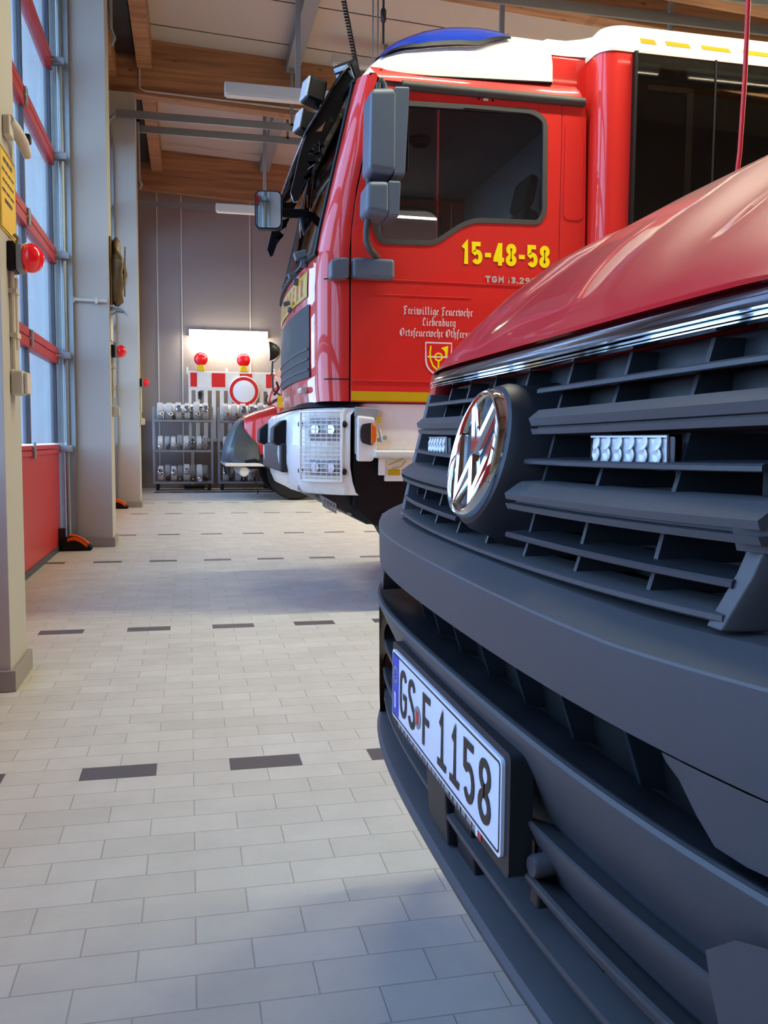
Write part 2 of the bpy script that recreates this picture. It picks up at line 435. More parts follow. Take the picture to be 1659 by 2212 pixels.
# broad-nib blackletter strokes, x-height 1
_I = [(.08, .84), (.24, 1.), (.24, .16), (.38, 0), (.5, .12)]
BL = {
 'i': (.5, [_I, [(.2, 1.36), (.3, 1.28)]]), 'r': (.52, [_I[:4], [(.24, .8), (.42, 1.), (.54, .88)]]),
 'l': (.46, [[(.22, 1.62), (.22, .16), (.34, 0), (.46, .12)]]),
 'e': (.52, [[(.48, .14), (.28, 0), (.12, .16), (.12, .8), (.3, 1.), (.46, .8), (.14, .48)]]),
 'n': (.76, [[(.04, .84), (.18, 1.), (.18, .12), (.28, 0)], [(.18, .78), (.46, 1.), (.56, .86), (.56, .16), (.66, 0), (.76, .12)]]),
 'u': (.76, [[(.04, .84), (.18, 1.), (.18, .16), (.32, 0), (.54, .2)], [(.48, .86), (.58, 1.), (.58, .14), (.68, 0), (.78, .12)]]),
 'w': (1.06, [[(.04, .84), (.18, 1.2), (.18, .16), (.3, 0), (.5, .2)], [(.42, .86), (.54, 1.), (.54, .16), (.64, 0)], [(.54, .8), (.8, 1.05), (.94, .84), (.94, .2), (.7, -.02), (.54, .14)]]),
 'g': (.64, [[(.5, .9), (.26, 1.), (.12, .8), (.12, .2), (.26, .04), (.5, .24)], [(.42, .92), (.54, 1.), (.54, -.3), (.34, -.5), (.1, -.36)]]),
 'h': (.68, [[(.18, 1.62), (.18, .1), (.28, 0)], [(.18, .76), (.44, 1.), (.56, .84), (.56, 0), (.38, -.44)]]),
 'b': (.64, [[(.16, 1.62), (.16, .16), (.32, 0), (.54, .18), (.54, .82), (.4, 1.), (.18, .8)]]),
 't': (.42, [[(.2, 1.34), (.2, .16), (.32, 0), (.42, .1)], [(.02, .96), (.4, .98)]]),
 's': (.5, [[(.46, .88), (.28, 1.), (.12, .84), (.42, .3), (.28, 0), (.08, .14)]]),
 'f': (.44, [[(.18, -.42), (.2, 1.36), (.34, 1.6), (.5, 1.46)], [(.04, .94), (.42, .98)]]),
 'F': (.8, [[(.04, 1.2), (.16, 1.5), (.4, 1.6), (.78, 1.46)], [(.32, 1.5), (.3, .3), (.1, -.3)], [(.3, .86), (.68, .94)], [(.3, .3), (.48, .0)]]),
 'L': (.8, [[(.06, .1), (.3, .2), (.6, 0), (.76, .16)], [(.3, .2), (.28, 1.2), (.14, 1.0)], [(.28, 1.2), (.44, 1.6), (.7, 1.36), (.56, 1.1)]]),
 'O': (1., [[(.3, 1.36), (.1, 1.05), (.1, .4), (.4, 0), (.84, .3), (.88, 1.2), (.56, 1.56), (.3, 1.36), (.36, .3)]]),
}
def blackletter(mb, text, xc, y, xh, fn, t):
    W = sum((BL[c][0] + .1) if c != ' ' else .5 for c in text) * xh
    x = xc - W / 2; kq = 0; nib = Vector((math.cos(.7), math.sin(.7))) * .115 * xh; th = Vector((-nib.y, nib.x)).normalized() * .02 * xh
    for c in text:
        if c == ' ': x += .5 * xh; continue
        for st in BL[c][1]:
            for (a0, b0), (a1, b1) in zip(st[:-1], st[1:]):
                p = Vector((x + a0 * xh, y + b0 * xh)); q = Vector((x + a1 * xh, y + b1 * xh))
                for n_ in ((nib, th) if abs((q - p).normalized().cross(nib.normalized())) < .35 else (nib,)):
                    cs = [p + n_, q + n_, q - n_, p - n_]
                    kq = (kq + 1) % 12
                    mb.add([fn(v.x, v.y, t + kq * .00006) for v in cs], [(0, 1, 2, 3)])
        x += (BL[c][0] + .1) * xh

# ------------------------------------------------------------------ the room
struct('floor', MB().box(-1.25, 12, -4, 18.65, -.12, 0), FLOOR)
struct('ground', MB().box(-14, -1.25, -14, 30, -.14, -.02), PAVE)
struct('wall_back', MB().box(-1.6, 12.2, 18.6, 18.8, 0, 7), WALLM)
struct('wall_right', MB().box(12, 12.2, -4, 18.6, 0, 7), WALLM)
struct('wall_front', MB().box(-1.6, 12.2, -4.2, -4, 0, 7), WALLM)
BAYS = [(-.84, 3.64), (4.07, 8.48), (8.93, 13.33), (13.77, 18.15)]
m = MB().box(-1.6, -1.2, -4, 18.6, 5.15, 7)
prev = -4
for a, b in BAYS:
    m.box(-1.6, -1.2, prev, a, 0, 5.15); prev = b
m.box(-1.6, -1.2, prev, 18.6, 0, 5.15)
struct('wall_left', m, CONC)
# vertical joint strips of the back wall panels
for i, x in enumerate((-.58, -.11, 1.25, 2.6, 3.95, 5.3, 6.65)):
    struct('trim_%d' % (i + 1), MB().box(x - .012, x + .012, 18.585, 18.601, .1, 6.4), CREAM)
struct('baseboard_back', MB().box(-1.2, 12, 18.56, 18.6, 0, .1), SKIRT)
struct('trim_8', MB().box(-.64, 12, 16.98, 17.3, -.01, .004), DPLAST)
# columns
CY = [(-1.2, -.84), (3.68, 4.03), (8.52, 8.88), (13.37, 13.73)]
k = 9
for i, (a, b) in enumerate(CY):
    m = MB().box(-1.2, -.695, a, b, 0, 5.85)
    struct('trim_%d' % k, m, CONC, bevel=.004); k += 1
    m = MB().box(-1.2, -.675, a - .018, b + .018, 0, .085)
    struct('trim_%d' % k, m, SKIRT, bevel=.003); k += 1
# ceiling, falling slightly away from the doors
SL = .048
def cz(x): return 6.62 - SL * (x + .5)
m = MB(); m.prism([(-1.6, cz(-1.6)), (12.2, cz(12.2)), (12.2, cz(12.2) + .15), (-1.6, cz(-1.6) + .15)], XZ(0), -4.2, 18.8)
struct('ceiling', m, CEIL)
# panel joints
for i in range(16):
    y = -3.2 + i * 1.2 + .55
    m = MB().prism([(-1.6, cz(-1.6) - .004), (12, cz(12) - .004), (12, cz(12)), (-1.6, cz(-1.6))], XZ(y), -.008, .008)
    struct('trim_%d' % k, m, BLACK); k += 1
# glulam beams over the columns
for a, b in CY + [(18.36, 18.6)]:
    y = (a + b) / 2
    def bz(x): return 5.86 - SL * (x + .7)
    m = MB().prism([(-1.3, bz(-1.3)), (12, bz(12)), (12, cz(12)), (-1.3, cz(-1.3))], XZ(y), -.11, .11)
    struct('trim_%d' % k, m, WOOD, bevel=.006); k += 1
m = MB().prism([(-1.18, bz(-1.18)), (12, bz(12)), (12, cz(12)), (-1.18, cz(-1.18))], XZ(9.75), -.11, .11); m.v = [(x, y, z + (.15 if z < bz(x) + .01 else 0)) for x, y, z in m.v]
struct('trim_%d' % k, m, WOOD, bevel=.006); k += 1
# timber along the door wall and a roof purlin greyed to stand for shade
for a, b in [(-.95, 3.74), (3.97, 8.58), (8.82, 13.43), (13.67, 18.36)]:
    struct('trim_%d' % k, MB().box(-.66, -.46, a, b, 6.2, cz(-.4)), WOOD); k += 1
    struct('trim_%d' % k, MB().box(-1.18, -.94, a, b, 6.05, cz(-.9)), WOOD); k += 1
    tag(MB().box(-.93, -.68, a + .25, b - .2, 6.3, cz(-.9) - .002).build('ceiling_duct', DPLAST, bevel=.01),
        'dark grey boxed duct under the roof beside the door wall', 'duct', 'boxed ducts along the door wall')
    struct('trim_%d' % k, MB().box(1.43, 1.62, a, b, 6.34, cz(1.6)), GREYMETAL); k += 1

# ------------------------------------------------------------------ sectional doors
def make_door(a, b, n):
    d = thing('door_%d' % n, (-1.16, (a + b) / 2, 0), None, None); d['kind'] = 'structure'
    X0, X1 = -1.19, -1.14
    zs = [.03, .905, 1.73, 2.6, 3.45, 4.25, 5.1]
    MB().box(X0, X1, a + .06, b - .06, zs[0], zs[1]).build('door_panel', DOORRED, d, bevel=.004)
    MB().box(X0 - .01, X1 + .01, a + .05, b - .05, 0, .05).build('door_seal', DARKFRAME, d)
    for z in zs[1:]:
        h = .075 if z > 1 else .04
        m = MB().box(X0 - .005, X1 + .012, a + .06, b - .06, z - h, z - .004).box(X0 - .005, X1 + .012, a + .06, b - .06, z + .004, z + h * .9)
        m.build('door_rail', DOORRED, d, bevel=.004)
    ms = [a + .1, a + (b - a) * .335, a + (b - a) * .665, b - .1]
    for z0, z1 in zip(zs[1:-1], zs[2:]):
        for y in ms:
            MB().box(X0, X1 - .005, y - .035, y + .035, z0 + .05, z1 - .06).build('door_mullion', DARKFRAME, d)
        for y0, y1 in zip(ms[:-1], ms[1:]):
            MB().box(-1.168, -1.162, y0 + .035, y1 - .035, z0 + .05, z1 - .06).build('door_pane', GLASSD, d)
    for z in zs[1:6]:
        for y in ms[1:3]:
            MB().box(X1 + .012, X1 + .03, y - .03, y + .03, z - .06, z + .06).build('door_hinge', STEEL, d, bevel=.004)
    for s, y in ((1, a + .02), (-1, b - .02)):
        # vertical guide: angle plus C track, then the horizontal track under the roof
        m = MB().box(-1.2, -1.0, y - .012 * s - .006, y - .012 * s + .006, .02, 5.2)
        m.box(-1.10, -1.03, y - .03 * s - .004, y - .03 * s + .004, .1, 5.5)
        m.tube([(-1.07, y + .03 * s, .1), (-1.07, y + .03 * s, 5.3)], .024, 10)
        m.build('door_track', STEEL, d)
        m = MB()
        for z in (5.47, 5.53): m.box(-.95, 8, y - .012 + .05 * s, y + .012 + .05 * s, z - .012, z + .012)
        m.box(-.95, 8, y + .05 * s - .02, y + .05 * s - .014, 5.46, 5.56)
        m.tube(arc_path(y + .05 * s), .022, 8)
        m.build('horizontal_track', STEEL, d)
        for x in (1.5, 3.2, 6):
            MB().box(x - .02, x + .02, y + .05 * s - .02, y + .05 * s + .02, 5.53, cz(x)).build('track_hanger', STEEL, d)
        for z in zs[1:6]:
            MB().box(-1.14, -1.02, y + (.02 * s if s > 0 else -.09), y + (.09 if s > 0 else -.02), z - .03, z + .03).build('roller_bracket', STEEL, d, bevel=.006)
    return d
def arc_path(y):
    return [(-.95 + .14 - .26 * math.cos(math.radians(t)), y, 5.27 + .26 * math.sin(math.radians(t))) for t in range(0, 91, 15)]
for i, (a, b) in enumerate(BAYS):
    make_door(a, b, i + 1)

# ------------------------------------------------------------------ things on the columns
def warning_lamp(x, y, z, label):
    t = thing('warning_lamp', (x, y, z), label, 'lamp', 'red warning lamps on the columns')
    MB().box(x, x + .03, y - .055, y + .055, z - .06, z + .055).build('back_box', BLACK, t, bevel=.006)
    MB().box(x + .03, x + .058, y - .052, y + .052, z - .06, z + .05).build('base', GREYMETAL, t, bevel=.01)
    pr = [(.05, 0), (.058, .01), (.058, .035), (.05, .055), (.032, .07), (.012, .077), (.001, .078)]
    MB().lathe(pr, (x + .055, y, z), (1, 0, 0), 24).build('red_dome', LAMPRED, t, ang=60)
    MB().tube([(x + .03, y, z + .05), (x + .035, y, z + .075), (x + .02, y, z + .09)], .008, 8).build('bracket', GREYMETAL, t)
    return t
def switch_box(x, y, z, label):
    t = thing('switch_box', (x, y, z), label, 'switch box', 'light grey boxes on the columns')
    MB().box(x, x + .05, y - .05, y + .05, z - .05, z + .05).build('housing', CREAM, t, bevel=.01)
    MB().box(x + .05, x + .066, y - .042, y + .042, z - .045, z + .043).build('rocker_cover', CREAM, t, bevel=.007)
    return t
def conduits(x, y, z0, z1, label):
    t = thing('conduit_pair', (x, y, z0), label, 'conduit', 'conduit pairs on the columns')
    MB().tube([(x + .012, y - .022, z0), (x + .012, y - .022, z1)], .009, 8).build('conduit', CREAM, t)
    MB().tube([(x + .014, y + .018, z0 + .08), (x + .014, y + .018, z1 - .02)], .014, 8).build('conduit', CREAM, t)
    m = MB()
    for z in (z0 + (z1 - z0) * .35, z0 + (z1 - z0) * .8): m.box(x, x + .03, y - .038, y + .04, z - .009, z + .009)
    m.build('clip', CREAM, t)
XF = -.695
for (y, z, who, dz) in ((3.86, 1.72, 'nearest column', 0), (8.7, 1.81, 'second column', .03), (13.55, 1.82, 'third column', .03)):
    warning_lamp(XF, y, z, 'red dome warning lamp on the %s by the door' % who)
    switch_box(XF, y, 1.22 + dz, 'light grey switch box low on the %s under its lamp' % who)
    conduits(XF, y, 1.275 + dz, z - .06, 'two cream conduits between lamp and switch on the %s' % who)
def sign(y0, y1, z0, z1, label):
    t = thing('yellow_sign', (XF, (y0 + y1) / 2, z0), label, 'sign')
    MB().box(XF, XF + .004, y0, y1, z0, z1).build('sign_plate', YELLOW, t)
    m = MB(); h = (z1 - z0)
    fn = lambda a, b, tt: (XF + .0052, a, b)
    for i, (w, th) in enumerate(((.6, .05), (.8, .03), (.72, .03), (.8, .03), (.5, .05))):
        z = z1 - h * (.16 + i * .12); yc = (y0 + y1) / 2
        nw = 3 + i % 3; L = w * (y1 - y0); x = yc - L / 2
        for q in range(nw):
            l = L / nw * .82; m.add([fn(x, z, 0), fn(x + l, z, 0), fn(x + l, z + h * th, 0), fn(x, z + h * th, 0)], [(0, 1, 2, 3)]); x += L / nw
    m.build('black_print', TEXTK, t)
    m = MB(); fr = [(y0 + .008, z0 + .008), (y1 - .008, z0 + .008), (y1 - .008, z1 - .008), (y0 + .008, z1 - .008), (y0 + .008, z0 + .008)]
    ribbon(m, fr, .004, fn, 0); m.build('border_line', TEXTK, t)
    return t
sign(3.70, 4.01, 1.80, 2.12, 'yellow warning sign with black print on the nearest column')
sign(13.40, 13.68, 1.86, 2.12, 'small yellow sign on the third column above its red lamp')
# padlocked handle above the sign of the nearest column
t = thing('lever_handle', (XF, 3.9, 2.16), 'grey lever handle on a bracket above the yellow sign', 'handle')
m = MB(); m.tube([(XF + .02, 3.80, 2.235), (XF + .03, 3.87, 2.225), (XF + .05, 3.93, 2.19), (XF + .06, 3.98, 2.15)], [.022, .026, .024, .016], 10)
m.build('lever', CREAM, t)
MB().box(XF, XF + .03, 3.78, 3.86, 2.17, 2.25).build('mount', CREAM, t, bevel=.008)
MB().box(XF + .045, XF + .075, 3.95, 3.99, 2.2, 2.235).build('latch', BLACK, t, bevel=.005)
# column 2: notice with the light on it put into its pale colour, carved figure, bracket, conduit run
t = thing('notice_board', (XF, 8.7, 2.0), 'narrow notice panel coloured pale as if lit, above the lamp on the second column', 'notice')
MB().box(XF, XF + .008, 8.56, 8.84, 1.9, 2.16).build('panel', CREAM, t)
def figure():
    t = thing('carved_figure', (XF, 8.7, 2.25), 'carved bronze-brown wall figure hanging on the second column', 'figure')
    rnd = random.Random(3)
    prof = [(.02, 2.22), (.07, 2.26), (.06, 2.34), (.085, 2.42), (.075, 2.52), (.10, 2.6), (.09, 2.66), (.055, 2.70), (.05, 2.73), (.055, 2.77), (.04, 2.82), (.012, 2.85)]
    rings = []
    for r, z in prof:
        ring = []
        for j in range(14):
            a = 2 * PI * j / 14; rr = r * (1 + .18 * math.sin(a * 3 + z * 9))
            ring.append((XF + .055 + rr * .75 * math.cos(a), 8.7 + rr * math.sin(a) * 1.05, z))
        rings.append(ring)
    MB().rings(rings).build('body', BRONZE, t, ang=60)
    MB().box(XF, XF + .02, 8.6, 8.8, 2.2, 2.84).build('back_board', BRONZE, t, bevel=.01)
    MB().tube([(XF + .1, 8.77, 2.64), (XF + .13, 8.78, 2.52), (XF + .12, 8.72, 2.44)], [.03, .026, .02], 8).build('arm', BRONZE, t)
    MB().tube([(XF + .13, 8.62, 2.3), (XF + .14, 8.62, 2.75)], .008, 8).build('staff', BRONZE, t)
figure()
t = thing('wall_bracket', (XF, 8.7, 2.2), 'flat steel bracket on the second column below the carved figure', 'bracket')
MB().prism([(XF, 2.21), (XF + .1, 2.19), (XF + .15, 2.15), (XF + .15, 2.142), (XF + .1, 2.18), (XF, 2.2)], XZ(8.54), 0, .3).build('plate', STEEL, t)
MB().tube([(XF, 8.6, 2.12), (XF + .06, 8.62, 2.16), (XF + .12, 8.62, 2.155)], .008, 8).build('stay', STEEL, t)
pts = [(-1.12, 8.495, 5.3), (-1.12, 8.495, 2.32)] + [(-1.06 - .06 * math.cos(math.radians(q)), 8.495, 2.32 - .08 * math.sin(math.radians(q))) for q in range(0, 91, 18)] + [(-.71, 8.495, 2.235)]
t = thing('cable_conduit', (-1.1, 8.5, 2.2), 'long cream conduit bending along the near face of the second column', 'conduit')
MB().tube(pts, .016, 10).build('pipe', CREAM, t)
m = MB()
for z in (2.5, 3.2, 4.0, 4.7): m.box(-1.145, -1.095, 8.475, 8.52, z - .012, z + .012)
for x in (-1.0, -.8): m.box(x - .012, x + .012, 8.475, 8.52, 2.21, 2.26)
m.build('clip', CREAM, t)
# fittings high on the columns
for y, who in ((8.83, 'second'), (13.68, 'third')):
    t = thing('cable_gland', (XF, y, 4.6), 'small grey tube fitting high on the %s column edge' % who, 'pipe')
    MB().tube([(XF + .02, y, 5.55), (XF + .03, y, 5.1), (XF + .03, y, 4.75), (XF + .06, y + .02, 4.68), (XF + .03, y + .04, 4.62)], .018, 8).build('pipe', GREYMETAL, t)
    MB().lathe([(.035, 0), (.035, .06)], (XF + .02, y, 5.55), (0, 0, 1), 12).build('cap', BLACK, t)
# surface conduit on the glulam beam
t = thing('beam_conduit', (-.4, 13.4, 5.9), 'thin cream conduit running along the timber beam above the third column', 'conduit')
MB().tube([(-.63, 13.42, 6.6), (-.63, 13.42, 5.93), (-.55, 13.42, 5.9), (6, 13.42, 5.69)], .014, 8).build('pipe', CREAM, t)

# track end guards on the floor
def guard(y, label):
    t = thing('track_guard', (-1.0, y, 0), label, 'guard', 'black and orange guards at the door tracks')
    m = MB().prism([(-1.13, 0), (-.86, 0), (-.85, .03), (-.92, .07), (-.99, .12), (-1.04, .13), (-1.13, .11)], XZ(y), -.06, .06)
    m.build('foot', BLACK, t, bevel=.012)
    m = MB()
    for s in (-.064, -.035):
        P = [(-1.06, .115), (-1.0, .128), (-.95, .108), (-.89, .06)]
        m.add([(a, y + s, b) for a, b in P] + [(a - .004, y + s, b - .03) for a, b in P], [(i, i + 1, i + 5, i + 4) for i in range(3)])
    m.tube([(-1.05, y - .03, .137), (-1.0, y - .03, .134), (-.93, y - .03, .1), (-.885, y - .03, .06)], .012, 6)
    m.build('stripe', ORANGE, t)
    MB().box(-1.14, -1.08, y - .03, y + .03, .1, .2).build('post', DPLAST, t, bevel=.006)
guard(8.3, 'black and orange track guard at the foot of the second column')
guard(13.18, 'black and orange track guard at the foot of the third column')

# ------------------------------------------------------------------ light fixtures
def fixture(x0, x1, y, z, lit, label, group='long white ceiling fixtures'):
    t = thing('ceiling_light', ((x0 + x1) / 2, y, z), label, 'light', group)
    MB().box(x0, x1, y - .06, y + .06, z, z + .115).build('housing', FIXW, t, bevel=.008)
    MB().box(x0 + .02, x1 - .02, y - .05, y + .05, z - .012, z).build('diffuser', LEDON if lit else FIXW, t)
    xm = x0 + .75
    MB().box(xm - .025, xm + .025, y - .02, y + .02, z + .115, cz(xm)).build('hanger', GREYMETAL, t)
    if lit:
        la = bpy.data.lights.new('lamp', 'AREA'); la.shape = 'RECTANGLE'; la.size = x1 - x0 - .1; la.size_y = .1
        la.energy = LAMP_W * lit; la.color = (.98, .98, .75)
        lo = bpy.data.objects.new('lamp', la); COL.objects.link(lo); lo.location = ((x0 + x1) / 2, y, z - .02)
        adopt(lo, t)
LAMP_W = 60
fixture(.39, 1.9, 9.5, 4.5, 0, 'unlit white ceiling fixture hanging over the gap beyond the fire engine')
fixture(.44, 1.95, 14.25, 4.5, 0, 'unlit white ceiling fixture hanging nearest the back wall')
fixture(1.97, 3.2, 12.5, 6.14, 0, 'white ceiling fixture end just above the fire engine windscreen')
for y, who in ((4.3, 'between van and fire engine'), (9.5, 'behind the fire engine'), (14.25, 'before the back wall'), (-.9, 'added out of view behind the camera')):  # last row is an added light source, unseen behind the camera
    for i, x in enumerate((2.6, 4.6, 6.6, 8.6) if y > 5 else (.6, 2.6, 4.6, 6.6, 8.6) if y > 0 else (4.3, 6.2, 8.1)):
        fixture(x, x + 1.5, y, 4.6 if y > 0 else 5.6, 1 if x > 1 else .55, 'lit long ceiling fixture %s' % who, 'lit ceiling fixtures %s' % who)
# wall tube
t = thing('wall_light', (.79, 18.55, 3.1), 'lit long tube light on the back wall above the barrier', 'light')
MB().box(.02, 1.6, 18.5, 18.6, 3.08, 3.2).build('housing', FIXW, t)
MB().lathe([(.001, -.78), (.035, -.77), (.042, -.74), (.042, .74), (.035, .77), (.001, .78)], (.81, 18.46, 3.13), (1, 0, 0), 16).build('tube', TUBE_ON, t)
MB().tube([(.3, 18.58, 3.2), (.3, 18.58, 3.3)], .01, 6).build('bracket', GREYMETAL, t)
la = bpy.data.lights.new('lamp', 'AREA'); la.shape = 'RECTANGLE'; la.size = 1.4; la.size_y = .08; la.energy = 24; la.color = (1, .92, .78)
lo = bpy.data.objects.new('lamp', la); COL.objects.link(lo); lo.location = (.81, 18.36, 3.06); lo.rotation_euler = (math.radians(42), 0, 0); adopt(lo, t)

# ------------------------------------------------------------------ hanging things
t = thing('coiled_cable', (1.3, 7.4, 4.5), 'black coiled cable hanging from the roof in front of the fire engine', 'cable')
P = []
for i in range(440):
    z0 = 5.2 - 1.22 * i / 439
    P.append((1.375 - .214 * (min(z0, 4.7) - 4.0) + .018 * math.cos(i * .75), 7.4 + .018 * math.sin(i * .75), z0))
MB().tube(P, .0065, 5).build('coil', BLACK, t)
MB().tube([(1.225, 7.4, 5.19), (1.2, 7.4, 6.54)], .007, 6).build('lead', BLACK, t)
t = thing('perforated_strut', (1.57, 7.6, 5), 'perforated galvanised strut hanging from the roof behind the coiled cable', 'strut')
x = 1.567; m = MB().prism([[(x - .024, 4.2), (x + .024, 4.2), (x + .024, 6.54), (x - .024, 6.54)]] + [[(x - .01, 4.26 + i * .06), (x + .01, 4.26 + i * .06), (x + .01, 4.3 + i * .06), (x - .01, 4.3 + i * .06)] for i in range(32)], XZ(7.6), 0, .004)
m.box(x - .024, x - .02, 7.6, 7.64, 4.2, 6.54).box(x + .02, x + .024, 7.6, 7.64, 4.2, 6.54); m.build('channel', STEEL, t)
t = thing('tension_rod', (1.63, 7.6, 5), 'thin dark rod with turnbuckle hanging beside the perforated strut', 'rod')
MB().tube([(1.632, 7.6, 4.33), (1.632, 7.6, 6.54)], .01, 8).build('rod', DPLAST, t)
MB().lathe([(.012, 0), (.024, .02), (.024, .1), (.012, .12)], (1.632, 7.6, 4.5), (0, 0, 1), 10).build('turnbuckle', DPLAST, t)
t = thing('air_hose', (1.96, 2.95, 2.5), 'red air hose hanging from the roof above the van bonnet', 'hose')
MB().tube([(1.97, 2.95, 6.5), (1.967, 2.95, 3.4), (1.964, 2.95, 2.6), (1.962, 2.95, 2.3), (1.953, 2.95, 2.05), (1.935, 2.95, 1.85), (1.90, 2.95, 1.6), (1.87, 2.95, 1.42)], .0085, 10).build('hose', SIGNRED, t)
MB().tube([(1.87, 2.95, 1.42), (1.855, 2.95, 1.33)], .014, 10).build('coupling', STEEL, t)

# ------------------------------------------------------------------ back of the hall: hose carts, barrier, sign
def fitting(c, s, rz, label=None, group=None, kind=0):
    """a rolled canvas hose end standing on its edge with a metal coupling"""
    t = thing('rolled_hose', c, label, 'hose', group)
    x, y, z = c; r = .143 * s; w = .05 * s
    R = Matrix.Rotation(rz, 4, 'Z'); T = Matrix.Translation(c)
    def tr(m):
        m.v = [tuple(T @ (R @ Vector(v))) for v in m.v]; return m
    pr = [(.02, -w * .8), (r * .3, -w), (r * .55, -w * .93), (r * .6, -w), (r * .85, -w * .95), (r, -w * .8), (r, w * .8), (r * .85, w * .95), (r * .6, w), (r * .55, w * .93), (r * .3, w), (.02, w * .8)]
    tr(MB().lathe(pr, (0, 0, r), (1, 0, 0), 18)).build('roll', HOSE, t, ang=30)
    cp = [(.001, 0), (.026 * s, 0), (.028 * s, .03 * s), (.042 * s, .035 * s), (.046 * s, .08 * s), (.036 * s, .085 * s), (.032 * s, .125 * s), (.02 * s, .125 * s), (.02 * s, .05 * s), (.001, .05 * s)]
    d = [(0, -1, -.15), (.3, -1, .1), (0, -.75, .65)][kind]
    o = [(0, -r * .8, .055 * s), (0, -r * .75, .08 * s), (0, -r * .75, r * .9)][kind]
    tr(MB().lathe(cp, o, d, 16)).build('coupling', CHROME if kind != 1 else ALU, t)
    return t
ORD = ['first', 'second', 'third', 'fourth', 'fifth', 'sixth', 'seventh', 'eighth', 'ninth', 'tenth', 'eleventh', 'twelfth', 'thirteenth']
def cart(x0, x1, y0, y1, label, which, shelves):
    t = thing('shelf_trolley', ((x0 + x1) / 2, (y0 + y1) / 2, 0), label, 'trolley')
    for x in (x0, x1):
        for y in (y0, y1):
            MB().box(x - .02, x + .02, y - .02, y + .02, .13, 1.62).build('post', GREYMETAL, t, bevel=.003)
    for z in (.17, .78, 1.36):
        MB().box(x0 + .02, x1 - .02, y0 + .005, y1 - .005, z - .012, z).build('shelf', BOARD if z < 1 else GREYMETAL, t)
        MB().box(x0, x1, y0 - .022, y0 - .002, z - .035, z + .008).box(x0, x1, y1 + .002, y1 + .022, z - .035, z + .008).build('shelf_edge', GREYMETAL, t, bevel=.002)
    for x in (x0 + .06, x1 - .06):
        for y in (y0 + .06, y1 - .06):
            w = MB().lathe([(.001, -.018), (.06, -.018), (.065, -.01), (.065, .01), (.06, .018), (.001, .018)], (x, y, .065), (1, .3, 0), 18).build('castor', TYRE, t)
            MB().box(x - .03, x + .03, y - .03, y + .03, .128, .14).box(x - .03, x - .022, y - .02, y + .02, .06, .13).build('fork', STEEL, w)
    rnd = random.Random(int(x0 * 100) + 5)
    for (z, n, s0, nm) in shelves:
        for i in range(n):
            x = x0 + .125 + (x1 - x0 - .25) * (i / max(1, n - 1)); s = s0 * rnd.uniform(.92, 1.06)
            fitting((x, y0 + .07 + (.42 if i % 2 else 0), z + .001), s, rnd.uniform(-.06, .06),
                    '%s rolled white hose from the left on the %s shelf of the %s trolley' % (ORD[i], nm, which), 'rolled hoses on the %s trolley' % which, rnd.randrange(3))
    return t
cart(-.66, .44, 17.62, 18.08, 'grey three-shelf trolley of rolled hoses left of the old engine', 'left', [(1.37, 11, 1.14, 'top'), (.79, 8, .98, 'middle'), (.18, 8, 1.12, 'bottom')])
cart(.57, 1.67, 17.62, 18.08, 'grey three-shelf trolley of hoses half hidden by the old engine', 'right', [(1.37, 11, 1.14, 'top'), (.79, 8, .98, 'middle'), (.18, 8, 1.1, 'bottom')])
t = thing('road_barrier', (.9, 18.4, 0), 'white plastic road barrier with red striped top rail by the back wall', 'barrier')
YB = 18.42
m = MB().box(0, 1.8, YB - .02, YB + .02, 2.03, 2.36)
holes = [[(.06 + i * .16, 1.02), (.14 + i * .16, 1.02), (.14 + i * .16, 1.98), (.06 + i * .16, 1.98)] for i in range(11)]
m.build('rail_board', WHITE, t, bevel=.006)
MB().prism([[(0, .95), (1.8, .95), (1.8, 2.035), (0, 2.035)]] + holes, XZ(YB), -.015, .015).build('grille_panel', WHITE, t)
MB().box(.04, .1, YB - .02, YB + .02, .06, .95).build('leg', WHITE, t)
MB().box(1.7, 1.76, YB - .02, YB + .02, .06, .95).build('leg', WHITE, t)
MB().box(-.1, .3, YB - .14, YB + .12, 0, .07).build('foot_plate', DPLAST, t, bevel=.01)
MB().box(1.5, 1.9, YB - .14, YB + .12, 0, .07).build('foot_plate', DPLAST, t, bevel=.01)
for x in (-.02, .76, 1.72): MB().tube([(x, YB, 2.3), (x, YB, 2.44)], .02, 8).build('lug', WHITE, t)
for x0, x1 in ((.04, .17), (.46, .73), (1.02, 1.27), (1.55, 1.78)): MB().box(x0, x1, YB - .024, YB - .02, 2.05, 2.33).build('red_stripe', SIGNRED, t)
def barrier_lamp(x, label):
    t = thing('barrier_lamp', (x, YB, 2.36), label, 'lamp', 'red round barrier lamps')
    MB().prism([(x - .085, 2.365), (x + .085, 2.365), (x + .06, 2.49), (x - .06, 2.49)], XZ(YB), -.035, .035).build('battery_case', YELLOW, t, bevel=.012)
    MB().lathe([(.001, -.045), (.06, -.042), (.105, -.025), (.125, 0), (.105, .025), (.06, .042), (.001, .045)], (x, YB, 2.60), (0, 1, 0), 24).build('lens', LAMPRED, t, ang=60)
    MB().lathe([(.124, -.014), (.134, -.014), (.134, .014), (.124, .014)], (x, YB, 2.60), (0, 1, 0), 24, ring=True).build('lens_rim', SIGNRED, t)
barrier_lamp(.25, 'red round barrier lamp on a yellow case, left one')
barrier_lamp(1.1, 'red round barrier lamp on a yellow case, above the round sign')
t = thing('round_sign', (1.1, 18.2, 1.99), 'round white road sign with a red rim leaning before the barrier', 'sign')
MB().lathe([(.001, -.006), (.3, -.006), (.31, 0), (.3, .006), (.001, .006)], (1.1, 18.34, 1.97), (0, 1, 0), 40).build('disc', PLATEW, t)
